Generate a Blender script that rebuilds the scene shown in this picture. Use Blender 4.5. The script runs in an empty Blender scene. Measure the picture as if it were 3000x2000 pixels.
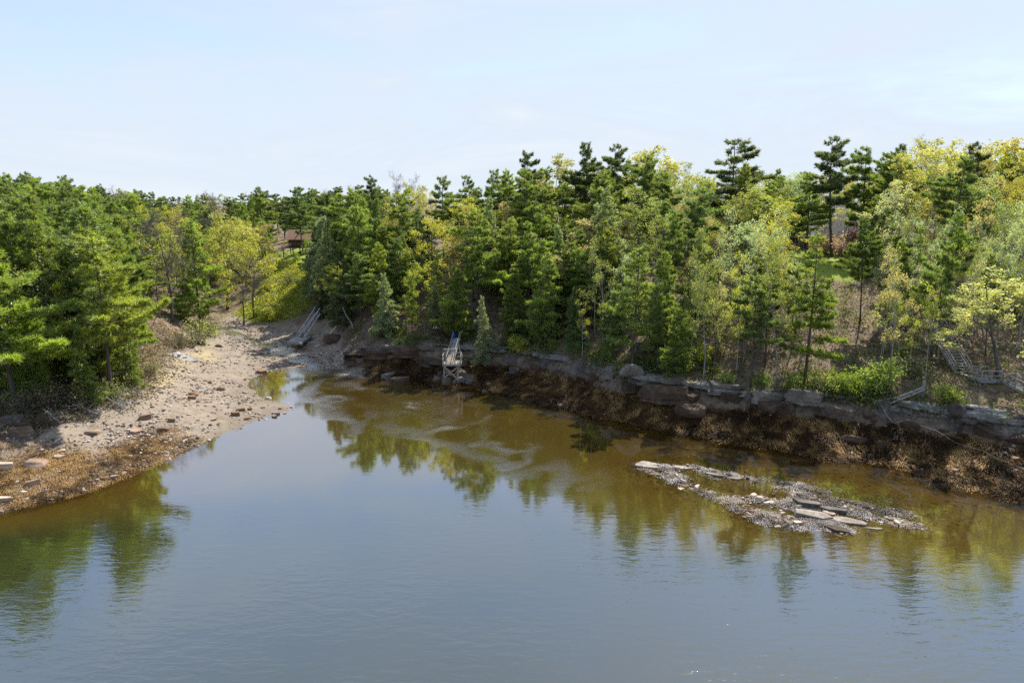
import bpy, bmesh, math, random
import numpy as np
from mathutils import Vector, Matrix

random.seed(7)
RNG = np.random.default_rng(11)
SC = bpy.context.scene
COL = SC.collection
R = math.radians

# ------------------------------------------------------------------ camera, sky, sun, exposure
CAM_H, PITCH, FOC = 22.0, R(11.3), 2000.0
cam = bpy.data.cameras.new('camera'); cam.lens = 24; cam.sensor_width = 36
cam.clip_start = 0.5; cam.clip_end = 9000
camo = bpy.data.objects.new('camera', cam); COL.objects.link(camo)
camo.location = (0, 0, CAM_H); camo.rotation_euler = (R(90) - PITCH, 0, 0)
SC.camera = camo

SUN_AZ, SUN_EL = R(27), R(49)          # azimuth from +Y towards +X
world = bpy.data.worlds.new('World'); SC.world = world; world.use_nodes = True
wn = world.node_tree.nodes; wl = world.node_tree.links
for n in list(wn): wn.remove(n)
sky = wn.new('ShaderNodeTexSky'); sky.sky_type = 'NISHITA'; sky.sun_disc = False
sky.sun_elevation = SUN_EL; sky.sun_rotation = SUN_AZ
sky.air_density = 1.0; sky.dust_density = 0.6; sky.ozone_density = 2.0; sky.altitude = 20
tc = wn.new('ShaderNodeTexCoord')
mp = wn.new('ShaderNodeMapping'); mp.inputs['Scale'].default_value = (1.6, 1.0, 7.0); mp.inputs['Rotation'].default_value = (0.0, R(9), R(20))
cn = wn.new('ShaderNodeTexNoise'); cn.inputs['Scale'].default_value = 1.6; cn.inputs['Detail'].default_value = 7; cn.inputs['Roughness'].default_value = .62; cn.inputs['Distortion'].default_value = .6
cr = wn.new('ShaderNodeValToRGB'); cr.color_ramp.elements[0].position = .34; cr.color_ramp.elements[0].color = (0, 0, 0, 1); cr.color_ramp.elements[1].position = .76; cr.color_ramp.elements[1].color = (.34, .34, .34, 1)
sx = wn.new('ShaderNodeSeparateXYZ'); vr = wn.new('ShaderNodeValToRGB')          # thin veil of high cloud, densest towards the horizon
e = vr.color_ramp.elements; e[0].position = 0.0; e[0].color = (.92, .92, .92, 1); e[1].position = .75; e[1].color = (.25, .25, .25, 1)
for p_, c_ in ((.12, .82), (.27, .72), (.42, .66), (.60, .55)):
    q_ = e.new(p_); q_.color = (c_, c_, c_, 1)
ad = wn.new('ShaderNodeMath'); ad.operation = 'ADD'; ad.use_clamp = True
mx = wn.new('ShaderNodeMixRGB')
vc = wn.new('ShaderNodeValToRGB'); vc.color_ramp.elements[0].color = (.465, .53, .60, 1); vc.color_ramp.elements[1].color = (.15, .28, .58, 1); vc.color_ramp.elements[1].position = .62; q_ = vc.color_ramp.elements.new(.40); q_.color = (.20, .345, .66, 1); q_ = vc.color_ramp.elements.new(.26); q_.color = (.335, .42, .575, 1)
vs = wn.new('ShaderNodeVectorMath'); vs.operation = 'SCALE'; vs.inputs['Scale'].default_value = 5.9
bg = wn.new('ShaderNodeBackground'); bg.inputs['Strength'].default_value = 0.15
wo = wn.new('ShaderNodeOutputWorld')
wl.new(tc.outputs['Generated'], mp.inputs['Vector']); wl.new(mp.outputs['Vector'], cn.inputs['Vector'])
wl.new(cn.outputs['Fac'], cr.inputs['Fac']); wl.new(tc.outputs['Generated'], sx.inputs[0]); wl.new(sx.outputs['Z'], vr.inputs['Fac'])
wl.new(sx.outputs['Z'], vc.inputs['Fac']); wl.new(vc.outputs['Color'], vs.inputs[0]); wl.new(vs.outputs['Vector'], mx.inputs['Color2'])
wl.new(vr.outputs['Color'], ad.inputs[0]); wl.new(cr.outputs['Color'], ad.inputs[1]); wl.new(ad.outputs[0], mx.inputs['Fac'])
ci = wn.new('ShaderNodeMixRGB'); ci.inputs['Color2'].default_value = (3.5, 3.7, 3.85, 1); cm = wn.new('ShaderNodeMath'); cm.operation = 'MULTIPLY'; cm.inputs[1].default_value = 2.1
wl.new(cr.outputs['Color'], cm.inputs[0]); wl.new(cm.outputs[0], ci.inputs['Fac']); wl.new(mx.outputs['Color'], ci.inputs['Color1'])
wl.new(sky.outputs['Color'], mx.inputs['Color1']); wl.new(ci.outputs['Color'], bg.inputs['Color']); wl.new(bg.outputs['Background'], wo.inputs['Surface'])

sl = bpy.data.lights.new('sun', 'SUN'); sl.energy = 4.9; sl.angle = R(0.53); sl.color = (1.0, .95, .86)
so = bpy.data.objects.new('sun', sl); COL.objects.link(so)
sd = Vector((math.sin(SUN_AZ) * math.cos(SUN_EL), math.cos(SUN_AZ) * math.cos(SUN_EL), math.sin(SUN_EL)))
so.rotation_euler = sd.to_track_quat('Z', 'Y').to_euler(); so.location = (60, 120, 160)

SC.view_settings.view_transform = 'Standard'; SC.view_settings.look = 'None'
SC.view_settings.gamma = 1; SC.view_settings.use_curve_mapping = False
SC.view_settings.exposure = 0.84
SC.render.engine = 'CYCLES'
SC.cycles.max_bounces = 8; SC.cycles.diffuse_bounces = 3; SC.cycles.transparent_max_bounces = 8
SC.cycles.transmission_bounces = 4; SC.cycles.caustics_reflective = False; SC.cycles.caustics_refractive = False
SC.cycles.use_denoising = False
SC.cycles.sample_clamp_indirect = 6

# ------------------------------------------------------------------ survey helpers (photo bearings -> places)
CP, SP = math.cos(PITCH), math.sin(PITCH)
def W(px, py, z=0.0):
    u, v = (px - 1500) / FOC, (1000 - py) / FOC
    dx, dy, dz = u, CP + v * SP, -SP + v * CP
    t = (z - CAM_H) / dz
    return (dx * t, dy * t, z)
def G(px, d, z):                         # bearing px, ground distance d, height z
    a = d * CP + (CAM_H - z) * SP
    return ((px - 1500) / FOC * a, d, z)
def P(x, y, z):                          # place -> bearing
    f = y * CP + (CAM_H - z) * SP
    vv = -(CAM_H - z) * CP + y * SP
    return (1500 + FOC * x / f, 1000 - FOC * vv / f)
def top_z(py, d):                        # height seen at row py at distance d
    v = (1000 - py) / FOC
    return CAM_H + d * (-SP + v * CP) / (CP + v * SP)

# ------------------------------------------------------------------ noise
def vnoise(x, y, seed=0):
    x = np.asarray(x, float); y = np.asarray(y, float)
    xi = np.floor(x).astype(np.int64); yi = np.floor(y).astype(np.int64)
    fx = x - xi; fy = y - yi
    fx = fx * fx * (3 - 2 * fx); fy = fy * fy * (3 - 2 * fy)
    def h(a, b):
        n = (a * 374761393 + b * 668265263 + seed * 974711) & 0x7fffffff
        n = ((n ^ (n >> 13)) * 1274126177) & 0x7fffffff
        return ((n ^ (n >> 16)) & 0xffff) / 65535.0
    a, b, c, d = h(xi, yi), h(xi + 1, yi), h(xi, yi + 1), h(xi + 1, yi + 1)
    return (a * (1 - fx) + b * fx) * (1 - fy) + (c * (1 - fx) + d * fx) * fy * 1.0
def fbm(x, y, o=4, seed=0):
    s = 0; a = 1; t = 0
    for i in range(o):
        s = s + a * (vnoise(x, y, seed + i) - .5); t += a
        x = x * 2.03 + 3.1; y = y * 2.03 + 1.7; a *= .5
    return s / t * 2
def sst(a, b, x):
    t = np.clip((x - a) / (b - a), 0, 1); return t * t * (3 - 2 * t)
def seg_dist(X, Y, pts):
    best = np.full(np.shape(X), 1e9)
    for (x0, y0), (x1, y1) in zip(pts[:-1], pts[1:]):
        dx, dy = x1 - x0, y1 - y0
        t = np.clip(((X - x0) * dx + (Y - y0) * dy) / (dx * dx + dy * dy + 1e-9), 0, 1)
        best = np.minimum(best, np.hypot(X - x0 - t * dx, Y - y0 - t * dy))
    return best
def in_poly(X, Y, poly):
    ins = np.zeros(np.shape(X), bool)
    n = len(poly)
    for i in range(n):
        x0, y0 = poly[i]; x1, y1 = poly[(i + 1) % n]
        c = ((y0 > Y) != (y1 > Y)) & (X < (x1 - x0) * (Y - y0) / (y1 - y0 + 1e-12) + x0)
        ins ^= c
    return ins
def soft_poly(X, Y, poly, feather=1.0):
    d = seg_dist(X, Y, list(poly) + [poly[0]])
    s = np.where(in_poly(X, Y, poly), d, -d)
    return sst(-feather, feather, s)

# ------------------------------------------------------------------ terrain
WLINE_L = [(-600, 1640), (-200, 1545), (0, 1498), (130, 1473), (250, 1440), (400, 1383), (500, 1343), (600, 1298), (700, 1253), (800, 1212), (848, 1196), (815, 1180), (780, 1165), (748, 1146), (727, 1128), (737, 1110), (775, 1091), (850, 1081)]
WLINE_R = [(1000, 1084), (1100, 1090), (1210, 1104), (1260, 1115), (1300, 1133), (1400, 1138), (1500, 1157), (1600, 1185), (1700, 1205), (1850, 1235), (2000, 1265), (2200, 1300), (2320, 1318), (2420, 1343), (2520, 1345), (2600, 1358), (2700, 1385), (2800, 1410), (3000, 1450), (3250, 1510), (3600, 1600)]
ctrl = [W(a, b, 0) for a, b in WLINE_L + WLINE_R]
LEDGE = [(1100, 1058, 1.5, 1018, 3.2), (1200, 1052, 1.8, 1018, 3.4), (1300, 1066, 1.9, 1016, 3.5), (1400, 1066, 2, 1026, 3.6), (1500, 1070, 2, 1033, 3.6), (1600, 1085, 2, 1045, 3.6), (1700, 1107, 2, 1068, 3.7), (1850, 1150, 2, 1105, 3.8), (2000, 1172, 2, 1130, 3.8), (2200, 1197, 2, 1152, 3.8), (2400, 1216, 2, 1166, 3.9), (2600, 1238, 2, 1186, 4.0), (2800, 1268, 2, 1210, 4.2), (3000, 1295, 2, 1225, 4.4), (3250, 1335, 2, 1262, 4.6), (3600, 1400, 2, 1320, 4.6)]
for px, yb, zb, yt, zt in LEDGE:
    b = W(px, yb, zb); t = W(px, yt, zt)
    if t[1] < b[1] + .25: t = G(px, b[1] + .25, zt)
    ctrl += [b, t]
    d0 = t[1]
    for dd, zz in ((2.5, zt + .9), (9, 6.6), (18, 9.9), (29, 13.0), (60, 15.2), (120, 17.5), (220, 16)):
        k = 0.75 if px < 1250 else 1.0
        ctrl.append(G(px, d0 + dd, 3.5 + (zz - 3.5) * k if zz > 5 else zz))
    ctrl.append(((b[0] + W(px, yb + 50, 1)[0]) / 2, b[1] - 1.2, zb - .35))
EDGE_L = [(-500, 1385), (-200, 1325), (0, 1288), (120, 1262), (200, 1233), (300, 1212), (420, 1170), (470, 1110), (490, 1075), (540, 1012), (600, 972), (680, 940)]
for px, py in EDGE_L:
    e = W(px, py, 2.0); ctrl.append(e)
    for dd, zz in ((8, 3.0), (25, 6), (55, 9.5), (110, 13), (220, 14), (420, 12)):
        if px < 560: ctrl.append(G(px, e[1] + dd, zz if px < 420 else 2 + (zz - 2) * .7))
ctrl += [W(300, 1270, 1.0), W(100, 1360, .8), W(-200, 1420, .9), W(550, 1150, .9), W(640, 1100, .75), W(700, 1060, .7), W(560, 1055, 1.3), W(640, 1030, .95)]
ctrl += [W(650, 1200, .45), W(760, 1195, .2), W(830, 1196, .12)]
# stream, grassy bank, cabin hill
ctrl += [G(640, 119, 1.0), G(590, 130, 1.8), G(560, 150, 3), W(720, 1000, .75), W(800, 1012, .55), W(880, 1040, .35), W(940, 1068, .12), W(1000, 1060, .6), W(930, 1010, .8), W(880, 990, .95), W(1000, 1020, 1.4), W(960, 975, 2.4)]
ctrl += [G(740, 121, 1.7), G(800, 121, 2.3), G(820, 132, 5.6), G(840, 143, 9.0), G(860, 151, 11.0), G(840, 165, 11.4), G(880, 185, 12), G(720, 150, 5.5), G(660, 160, 5), G(640, 200, 8), G(700, 260, 11), G(920, 116, 3.6), G(940, 128, 8), G(980, 150, 12), G(1000, 200, 14), G(560, 240, 11), G(600, 360, 12)]
# sea bed
ctrl += [W(1200, 1250, -.9), W(1050, 1170, -.45), W(1300, 1400, -1.6), W(1000, 1500, -2.2), W(500, 1600, -2.2), W(1500, 1800, -3.2), W(0, 1700, -2.6), W(3000, 1850, -2.4), W(2300, 1750, -2.4), W(2450, 1392, -.38), W(2250, 1352, -.42), W(2700, 1455, -.34), W(2900, 1525, -.42), W(1800, 1310, -.75), W(800, 1125, -.35), W(900, 1130, -.6), W(1700, 1450, -1.3), W(2950, 1660, -1.2), W(1560, 1260, -.9), W(2100, 1340, -.5), W(2050, 1640, -1.5), W(2600, 1680, -1.3), W(300, 1520, -1.1), W(700, 1340, -1.1), W(600, 1380, -1.0), W(1900, 1480, -.7)]
ctrl += [(0, -60, -5), (-120, -60, -4), (120, -60, -4), (0, -400, -8), (-500, -300, -6), (500, -300, -6), (-110, 10, -2.5), (95, 10, -2.5), (-400, 60, 5), (400, 40, 8), (-900, 500, 15), (900, 500, 18), (0, 900, 16), (-2500, 2500, 16), (2500, 2500, 16), (0, 3000, 16), (-3000, 0, 10), (3000, 0, 12)]
# reef
REEF = [(1860, 1362, .2), (1905, 1368, .42), (1960, 1378, .34), (2050, 1388, .22), (2130, 1398, .16), (2200, 1408, .08), (2170, 1500, .05), (2260, 1475, .2), (2350, 1490, .42), (2440, 1508, .46), (2540, 1520, .34), (2640, 1532, .18), (2720, 1540, .05), (2300, 1440, .1), (2400, 1455, .18), (2520, 1480, .12), (2350, 1545, .2), (2480, 1560, .16), (2250, 1535, .05), (2060, 1445, -.06), (2130, 1470, -.02), (2000, 1425, -.12), (1950, 1345, -.5), (2080, 1430, -.05)]
ctrl += [W(a, b, c * .34 - .03 if c > 0 else c) for a, b, c in REEF]
ctrl += [W(2075, 1425, -.22), W(2160, 1440, -.16), W(2225, 1440, -.15), W(2030, 1470, -.25), W(2130, 1500, -.14), W(1950, 1400, -.12), W(2600, 1500, -.1), W(2680, 1560, -.15), W(2780, 1560, -.22)]
CT = np.array(ctrl); _u, _i = np.unique(np.round(CT[:, :2], 1), axis=0, return_index=True); CT = CT[np.sort(_i)]
_D = np.hypot(CT[:, None, 0] - CT[None, :, 0], CT[:, None, 1] - CT[None, :, 1])
_A = -_D - np.eye(len(CT)) * .02
_n = len(CT); _M = np.zeros((_n + 1, _n + 1)); _M[:_n, :_n] = _A; _M[:_n, _n] = 1; _M[_n, :_n] = 1
WT = np.linalg.solve(_M, np.append(CT[:, 2], 0))
def base_h(X, Y):
    sh = np.shape(X); x = np.ravel(X).astype(float); y = np.ravel(Y).astype(float)
    o = np.empty(len(x))
    for i in range(0, len(x), 20000):
        d = np.hypot(x[i:i + 20000, None] - CT[None, :, 0], y[i:i + 20000, None] - CT[None, :, 1])
        o[i:i + 20000] = -d @ WT[:-1] + WT[-1]
    return o.reshape(sh)

w2 = lambda lst, z=0: [W(a, b, z)[:2] for a, b in lst]
BEACH = w2([(-900, 1480), (-200, 1330), (0, 1290), (120, 1264), (200, 1235), (300, 1214), (420, 1172), (470, 1112), (490, 1078), (540, 1014), (600, 976), (680, 945), (760, 962), (840, 975), (960, 985), (1010, 1030), (1090, 1100), (1000, 1240), (500, 1500), (-900, 1900)], .6)
WEEDL = w2([(-900, 1490), (0, 1372), (150, 1350), (330, 1320), (520, 1275), (560, 1300), (620, 1320), (300, 1600), (-900, 1900)], .3)
GRASS1 = [G(*g)[:2] for g in ((700, 124, 2), (760, 119, 2), (860, 117, 2.2), (905, 120, 4), (915, 140, 9), (910, 168, 11), (800, 172, 11), (790, 150, 10), (770, 135, 5))]
GRASS2 = [G(*g)[:2] for g in ((2270, 91, 13), (2400, 90, 13), (2520, 88.5, 13), (2560, 95, 14), (2540, 112, 15), (2300, 112, 15), (2240, 100, 14))]
GRASS3 = [G(*g)[:2] for g in ((1200, 115, 14), (1310, 114, 14), (1310, 128, 15), (1200, 128, 15))]
GOLD = w2([(520, 1060), (560, 1030), (590, 1000), (625, 1010), (640, 1035), (615, 1058), (560, 1075), (520, 1110), (470, 1150), (430, 1170), (470, 1110)], 1.4)
def ground(X, Y):
    b = base_h(X, Y)
    amp = np.where(b > 3.2, .35, .0) + np.where((b > .0) & (b <= 3.2), .10, 0)
    bch = soft_poly(X, Y, BEACH, 1.5)
    lump = fbm(X * .45, Y * .45, 4, 3)
    fine = fbm(X * 1.9, Y * 1.9, 3, 9)
    rightw = (1 - bch) * sst(-.9, .1, b) * (1 - sst(2.2, 3.0, b)) * sst(-10, 4, X + (Y - 70) * .4)
    h = b + lump * (.05 + .05 * sst(-.5, .2, b)) * (1 - bch) + fine * .03 * sst(-.6, 0, b) * (1 - bch)
    h = h + rightw * (.12 * lump + .14 * np.abs(fine))
    h = h + bch * (.05 * lump + .025 * fine)
    h = h + sst(3.4, 5, b) * (.55 * fbm(X * .18, Y * .18, 4, 21) + .12 * fine)
    rf = np.exp(-(seg_dist(X, Y, w2([(1870, 1365), (2060, 1390), (2200, 1440), (2450, 1510), (2720, 1540)])) / 3.2) ** 2)
    ru, rv = X * .87 - Y * .5, X * .5 + Y * .87
    h = h + rf * (-.09 + .34 * fbm(ru * .28, rv * .95, 3, 55) + .20 * fbm(ru * 1.1, rv * 2.4, 2, 57))
    # rocky steps in the ledge band
    led = sst(1.7, 2.2, b) * (1 - sst(3.7, 4.6, b)) * (1 - bch) * sst(-60, -40, X)
    st = np.round(h * 1.7 + .5 * fbm(X * .3, Y * .3, 2, 5)) / 1.7
    h = h + led * .75 * (st - h)
    return h

def axis(lo, hi, step, far):
    a = list(np.arange(lo, hi + 1e-6, step))
    s = step
    while a[-1] < far: s *= 1.16; a.append(a[-1] + s)
    s = step
    while a[0] > -far: s *= 1.16; a.insert(0, a[0] - s)
    return np.array(a)
AX = axis(-64, 64, .36, 3600); AY = axis(26, 120, .36, 3600)
GX, GY = np.meshgrid(AX, AY)
GZ = ground(GX, GY)
def gz(x, y):
    """height of the ground sheet (bilinear on the grid)"""
    i = int(np.clip(np.searchsorted(AX, x) - 1, 0, len(AX) - 2)); j = int(np.clip(np.searchsorted(AY, y) - 1, 0, len(AY) - 2))
    fx = (x - AX[i]) / (AX[i + 1] - AX[i]); fy = (y - AY[j]) / (AY[j + 1] - AY[j])
    return float((GZ[j, i] * (1 - fx) + GZ[j, i + 1] * fx) * (1 - fy) + (GZ[j + 1, i] * (1 - fx) + GZ[j + 1, i + 1] * fx) * fy)
def gzs(xs, ys): return np.array([gz(a, b) for a, b in zip(xs, ys)])
def on_ray(px, py, z0=0.0):              # where the line of sight meets the ground sheet
    u, v = (px - 1500) / FOC, (1000 - py) / FOC
    d = np.array([u, CP + v * SP, -SP + v * CP])
    t = 20.0
    while t < 400:
        p = d * t
        if CAM_H + p[2] <= max(gz(p[0], p[1]), z0): return (p[0], p[1], gz(p[0], p[1]))
        t += .2
    return (d[0] * 100, d[1] * 100, 0)

# ------------------------------------------------------------------ mesh + object helpers
def raw_mesh(name, V, F, smooth=False, attrs=None):
    V = np.asarray(V, np.float32); me = bpy.data.meshes.new(name)
    if isinstance(F, np.ndarray):
        n, k = F.shape
        me.vertices.add(len(V)); me.vertices.foreach_set('co', V.ravel())
        me.loops.add(n * k); me.loops.foreach_set('vertex_index', F.astype(np.int32).ravel())
        me.polygons.add(n); me.polygons.foreach_set('loop_start', np.arange(0, n * k, k, dtype=np.int32))
        me.polygons.foreach_set('loop_total', np.full(n, k, np.int32))
    else:
        me.from_pydata([tuple(map(float, v)) for v in V], [], F)
    if smooth: me.polygons.foreach_set('use_smooth', np.ones(len(me.polygons), bool))
    for nm, a in (attrs or {}).items():
        a = np.asarray(a, np.float32)
        if a.ndim == 1:
            at = me.attributes.new(nm, 'FLOAT', 'POINT'); at.data.foreach_set('value', a)
        else:
            if a.shape[1] == 3: a = np.hstack([a, np.ones((len(a), 1), np.float32)])
            at = me.attributes.new(nm, 'FLOAT_COLOR', 'POINT'); at.data.foreach_set('color', a.ravel())
    me.update(calc_edges=True); me.validate()
    return me
def link(name, me, mat=None, parent=None, loc=(0, 0, 0)):
    o = bpy.data.objects.new(name, me); COL.objects.link(o); o.location = loc
    if mat is not None and len(me.materials) == 0: me.materials.append(mat)
    if parent is not None: o.parent = parent
    return o
def tag(o, label=None, cat=None, group=None, kind=None):
    if label: o['label'] = label
    if cat: o['category'] = cat
    if group: o['group'] = group
    if kind: o['kind'] = kind
    return o
class MB:
    def __init__(s): s.v = []; s.f = []
    def add(s, V, F):
        b = len(s.v); s.v += [tuple(p) for p in V]; s.f += [tuple(b + i for i in f) for f in F]
    def beam(s, a, b, w, h, up=(0, 0, 1), jit=0):
        a = Vector(a); b = Vector(b); d = (b - a).normalized(); up = Vector(up)
        if abs(d.dot(up)) > .98: up = Vector((0, 1, 0))
        x = d.cross(up).normalized() * w / 2; y = x.cross(d).normalized() * h / 2
        P8 = [a - x - y, a + x - y, a + x + y, a - x + y, b - x - y, b + x - y, b + x + y, b - x + y]
        s.add(P8, [(3, 2, 1, 0), (4, 5, 6, 7), (0, 1, 5, 4), (1, 2, 6, 5), (2, 3, 7, 6), (3, 0, 4, 7)])
    def tube(s, pts, rad, n=5, cap=True):
        pts = [Vector(p) for p in pts]; base = len(s.v); m = len(pts)
        ref = Vector((.31, .17, .93)) if abs((pts[-1] - pts[0]).normalized().z) < .8 else Vector((1, .13, 0))
        for i, p in enumerate(pts):
            d = (pts[min(i + 1, m - 1)] - pts[max(i - 1, 0)]).normalized()
            x = d.cross(ref).normalized(); y = d.cross(x)
            for k in range(n):
                a = 2 * math.pi * k / n
                s.v.append(tuple(p + (x * math.cos(a) + y * math.sin(a)) * rad[i]))
        for i in range(m - 1):
            for k in range(n):
                k2 = (k + 1) % n
                s.f.append((base + i * n + k, base + i * n + k2, base + (i + 1) * n + k2, base + (i + 1) * n + k))
        if cap:
            s.f.append(tuple(base + k for k in range(n))[::-1]); s.f.append(tuple(base + (m - 1) * n + k for k in range(n)))
    def mesh(s, name, smooth=False): return raw_mesh(name, s.v, s.f, smooth)
class Thing:
    def __init__(s, name, label, cat, loc, group=None):
        s.o = bpy.data.objects.new(name, None); COL.objects.link(s.o); s.o.location = loc; s.o.empty_display_size = .3
        s.loc = Vector(loc); tag(s.o, label, cat, group)
    def part(s, name, mb, mat, parent=None, label=None, smooth=False):
        m2 = MB(); m2.f = mb.f; m2.v = [(v[0] - s.loc.x, v[1] - s.loc.y, v[2] - s.loc.z) for v in mb.v]
        o = link(name, m2.mesh(name, smooth), mat, parent or s.o)
        if label: o['label'] = label
        return o
    def beam(s, name, a, b, w, h, mat, parent=None, up=(0, 0, 1)):
        m = MB(); m.beam(a, b, w, h, up); return s.part(name, m, mat, parent)

# ------------------------------------------------------------------ materials
def mat(name):
    m = bpy.data.materials.new(name); m.use_nodes = True
    nt = m.node_tree
    for n in list(nt.nodes): nt.nodes.remove(n)
    out = nt.nodes.new('ShaderNodeOutputMaterial')
    return m, nt, out
def N(nt, t, **kw):
    n = nt.nodes.new(t)
    for k, v in kw.items():
        if k in n.inputs: n.inputs[k].default_value = v
        else: setattr(n, k, v)
    return n
def ramp(nt, fac, stops):
    r = N(nt, 'ShaderNodeValToRGB'); e = r.color_ramp.elements
    while len(e) < len(stops): e.new(.5)
    for i, (p, c) in enumerate(stops):
        e[i].position = p; e[i].color = (*c, 1) if len(c) == 3 else c
    nt.links.new(fac, r.inputs['Fac']); return r.outputs['Color']
def noise(nt, scale, detail=4, rough=.6, vec=None, dist=0, sx=None):
    n = N(nt, 'ShaderNodeTexNoise', Scale=scale, Detail=detail, Roughness=rough, Distortion=dist)
    if vec is None:
        t = N(nt, 'ShaderNodeTexCoord'); vec = t.outputs['Object']
    if sx is not None:
        m = N(nt, 'ShaderNodeMapping'); m.inputs['Scale'].default_value = sx; nt.links.new(vec, m.inputs['Vector']); vec = m.outputs['Vector']
    nt.links.new(vec, n.inputs['Vector']); return n.outputs['Fac']
def mixc(nt, fac, a, b, mode='MIX'):
    m = N(nt, 'ShaderNodeMixRGB', blend_type=mode)
    for s, v in (('Fac', fac), ('Color1', a), ('Color2', b)):
        if hasattr(v, 'links'): nt.links.new(v, m.inputs[s])
        else: m.inputs[s].default_value = (*v, 1) if isinstance(v, tuple) and len(v) == 3 else v
    return m.outputs['Color']
def math_(nt, op, a, b=0.0, clamp=False):
    m = N(nt, 'ShaderNodeMath', operation=op, use_clamp=clamp)
    for i, v in enumerate((a, b)):
        if hasattr(v, 'links'): nt.links.new(v, m.inputs[i])
        else: m.inputs[i].default_value = v
    return m.outputs[0]
def bump(nt, h, strength=.5, dist=.05):
    b = N(nt, 'ShaderNodeBump', Strength=strength, Distance=dist); nt.links.new(h, b.inputs['Height']); return b.outputs['Normal']
def princ(nt, out, color, rough=.8, normal=None, spec=.3):
    p = N(nt, 'ShaderNodeBsdfPrincipled'); p.inputs['Specular IOR Level'].default_value = spec
    for s, v in (('Base Color', color), ('Roughness', rough)):
        if hasattr(v, 'links'): nt.links.new(v, p.inputs[s])
        else: p.inputs[s].default_value = (*v, 1) if isinstance(v, tuple) else v
    if normal is not None: nt.links.new(normal, p.inputs['Normal'])
    nt.links.new(p.outputs[0], out.inputs['Surface']); return p
def attr(nt, name, out='Fac'):
    a = N(nt, 'ShaderNodeAttribute'); a.attribute_name = name; return a.outputs[out]

def simple(name, c1, c2, scale=3, rough=.8, bs=.3, bd=.03, sx=None, spec=.25):
    m, nt, out = mat(name)
    f = noise(nt, scale, 5, .65, sx=sx); f2 = noise(nt, scale * 6, 3, .6, sx=sx)
    c = ramp(nt, f, [(.3, c1), (.7, c2)])
    c = mixc(nt, .35, c, ramp(nt, f2, [(.3, (.25, .25, .25)), (.7, (1, 1, 1))]), 'MULTIPLY')
    princ(nt, out, c, rough, bump(nt, f2, bs, bd), spec); return m

def foliage(name, trans=.42, var=.45, rough=.5, gloss=.05):
    m, nt, out = mat(name)
    oi = N(nt, 'ShaderNodeObjectInfo')
    v = attr(nt, 'tint')
    k = ramp(nt, v, [(0, (1 - var, 1 - var, 1 - var * .8)), (.5, (1, 1, 1)), (1, (1 + var, 1 + var * .85, 1 + var * .2))])
    c = mixc(nt, 1.0, oi.outputs['Color'], k, 'MULTIPLY')
    d = N(nt, 'ShaderNodeBsdfDiffuse'); t = N(nt, 'ShaderNodeBsdfTranslucent'); g = N(nt, 'ShaderNodeBsdfGlossy', Roughness=rough)
    nt.links.new(c, d.inputs['Color'])
    tcol = mixc(nt, 1.0, c, (1.28, 1.30, .72), 'MULTIPLY'); nt.links.new(tcol, t.inputs['Color'])
    a = N(nt, 'ShaderNodeMixShader', Fac=trans); nt.links.new(d.outputs[0], a.inputs[1]); nt.links.new(t.outputs[0], a.inputs[2])
    b = N(nt, 'ShaderNodeMixShader', Fac=gloss); nt.links.new(a.outputs[0], b.inputs[1]); nt.links.new(g.outputs[0], b.inputs[2])
    nt.links.new(b.outputs[0], out.inputs['Surface']); return m
M = {}
M['needle'] = foliage('needle_foliage', .56, .4, .45, .06)
M['leaf'] = foliage('young_leaves', .5, .4, .5, .04)
M['bark'] = simple('grey_bark', (.10, .085, .07), (.21, .185, .16), 2.2, .9, .6, .05, (1, 1, .25))
M['bark_pine'] = simple('pine_bark', (.075, .06, .05), (.16, .135, .115), 2.2, .9, .6, .05, (1, 1, .3))
M['bark_pale'] = simple('pale_bark', (.30, .28, .25), (.46, .44, .40), 2.5, .85, .4, .03, (1, 1, .3))
M['deadwood'] = simple('dead_wood', (.30, .28, .25), (.48, .45, .41), 3, .85, .4, .03)
M['wood_grey'] = simple('weathered_wood', (.25, .235, .21), (.42, .395, .36), 2.5, .85, .3, .01)
M['wood_warm'] = simple('pale_warm_wood', (.27, .24, .19), (.42, .37, .29), 2.5, .85, .3, .01)  # yellower tone than the weathered wood
M['wood_brown'] = simple('stained_brown_wood', (.10, .065, .045), (.17, .11, .075), 2, .8, .3, .01)
M['metal'] = simple('galvanised_metal', (.58, .59, .61), (.74, .75, .78), 4, .45, .1, .005, spec=.5)
M['bleached'] = simple('bleached_planks', (.46, .43, .40), (.66, .63, .59), 3, .85, .3, .01)
M['rope'] = simple('old_rope', (.36, .32, .26), (.5, .45, .37), 8, .9, .2, .01)
M['blue'] = simple('blue_tarpaulin', (.01, .04, .34), (.015, .07, .5), 4, .5, .2, .02)
M['shingle_grey'] = simple('grey_roof_shingle', (.20, .19, .195), (.31, .295, .30), 5, .9, .3, .02, (1, 1, 3))
M['shingle_brown'] = simple('rust_roof_shingle', (.26, .15, .10), (.40, .25, .18), 5, .9, .3, .02)
M['siding'] = simple('grey_green_siding', (.20, .21, .17), (.29, .29, .24), 3, .85, .2, .01)
M['trim'] = simple('white_trim', (.68, .68, .66), (.8, .8, .78), 3, .6, .1, .005)
M['chimney'] = simple('chimney_stone', (.12, .12, .13), (.2, .2, .21), 4, .9, .4, .03)
m, nt, out = mat('window_glass'); princ(nt, out, (.02, .03, .035), .06, None, .6); M['glass'] = m

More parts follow.
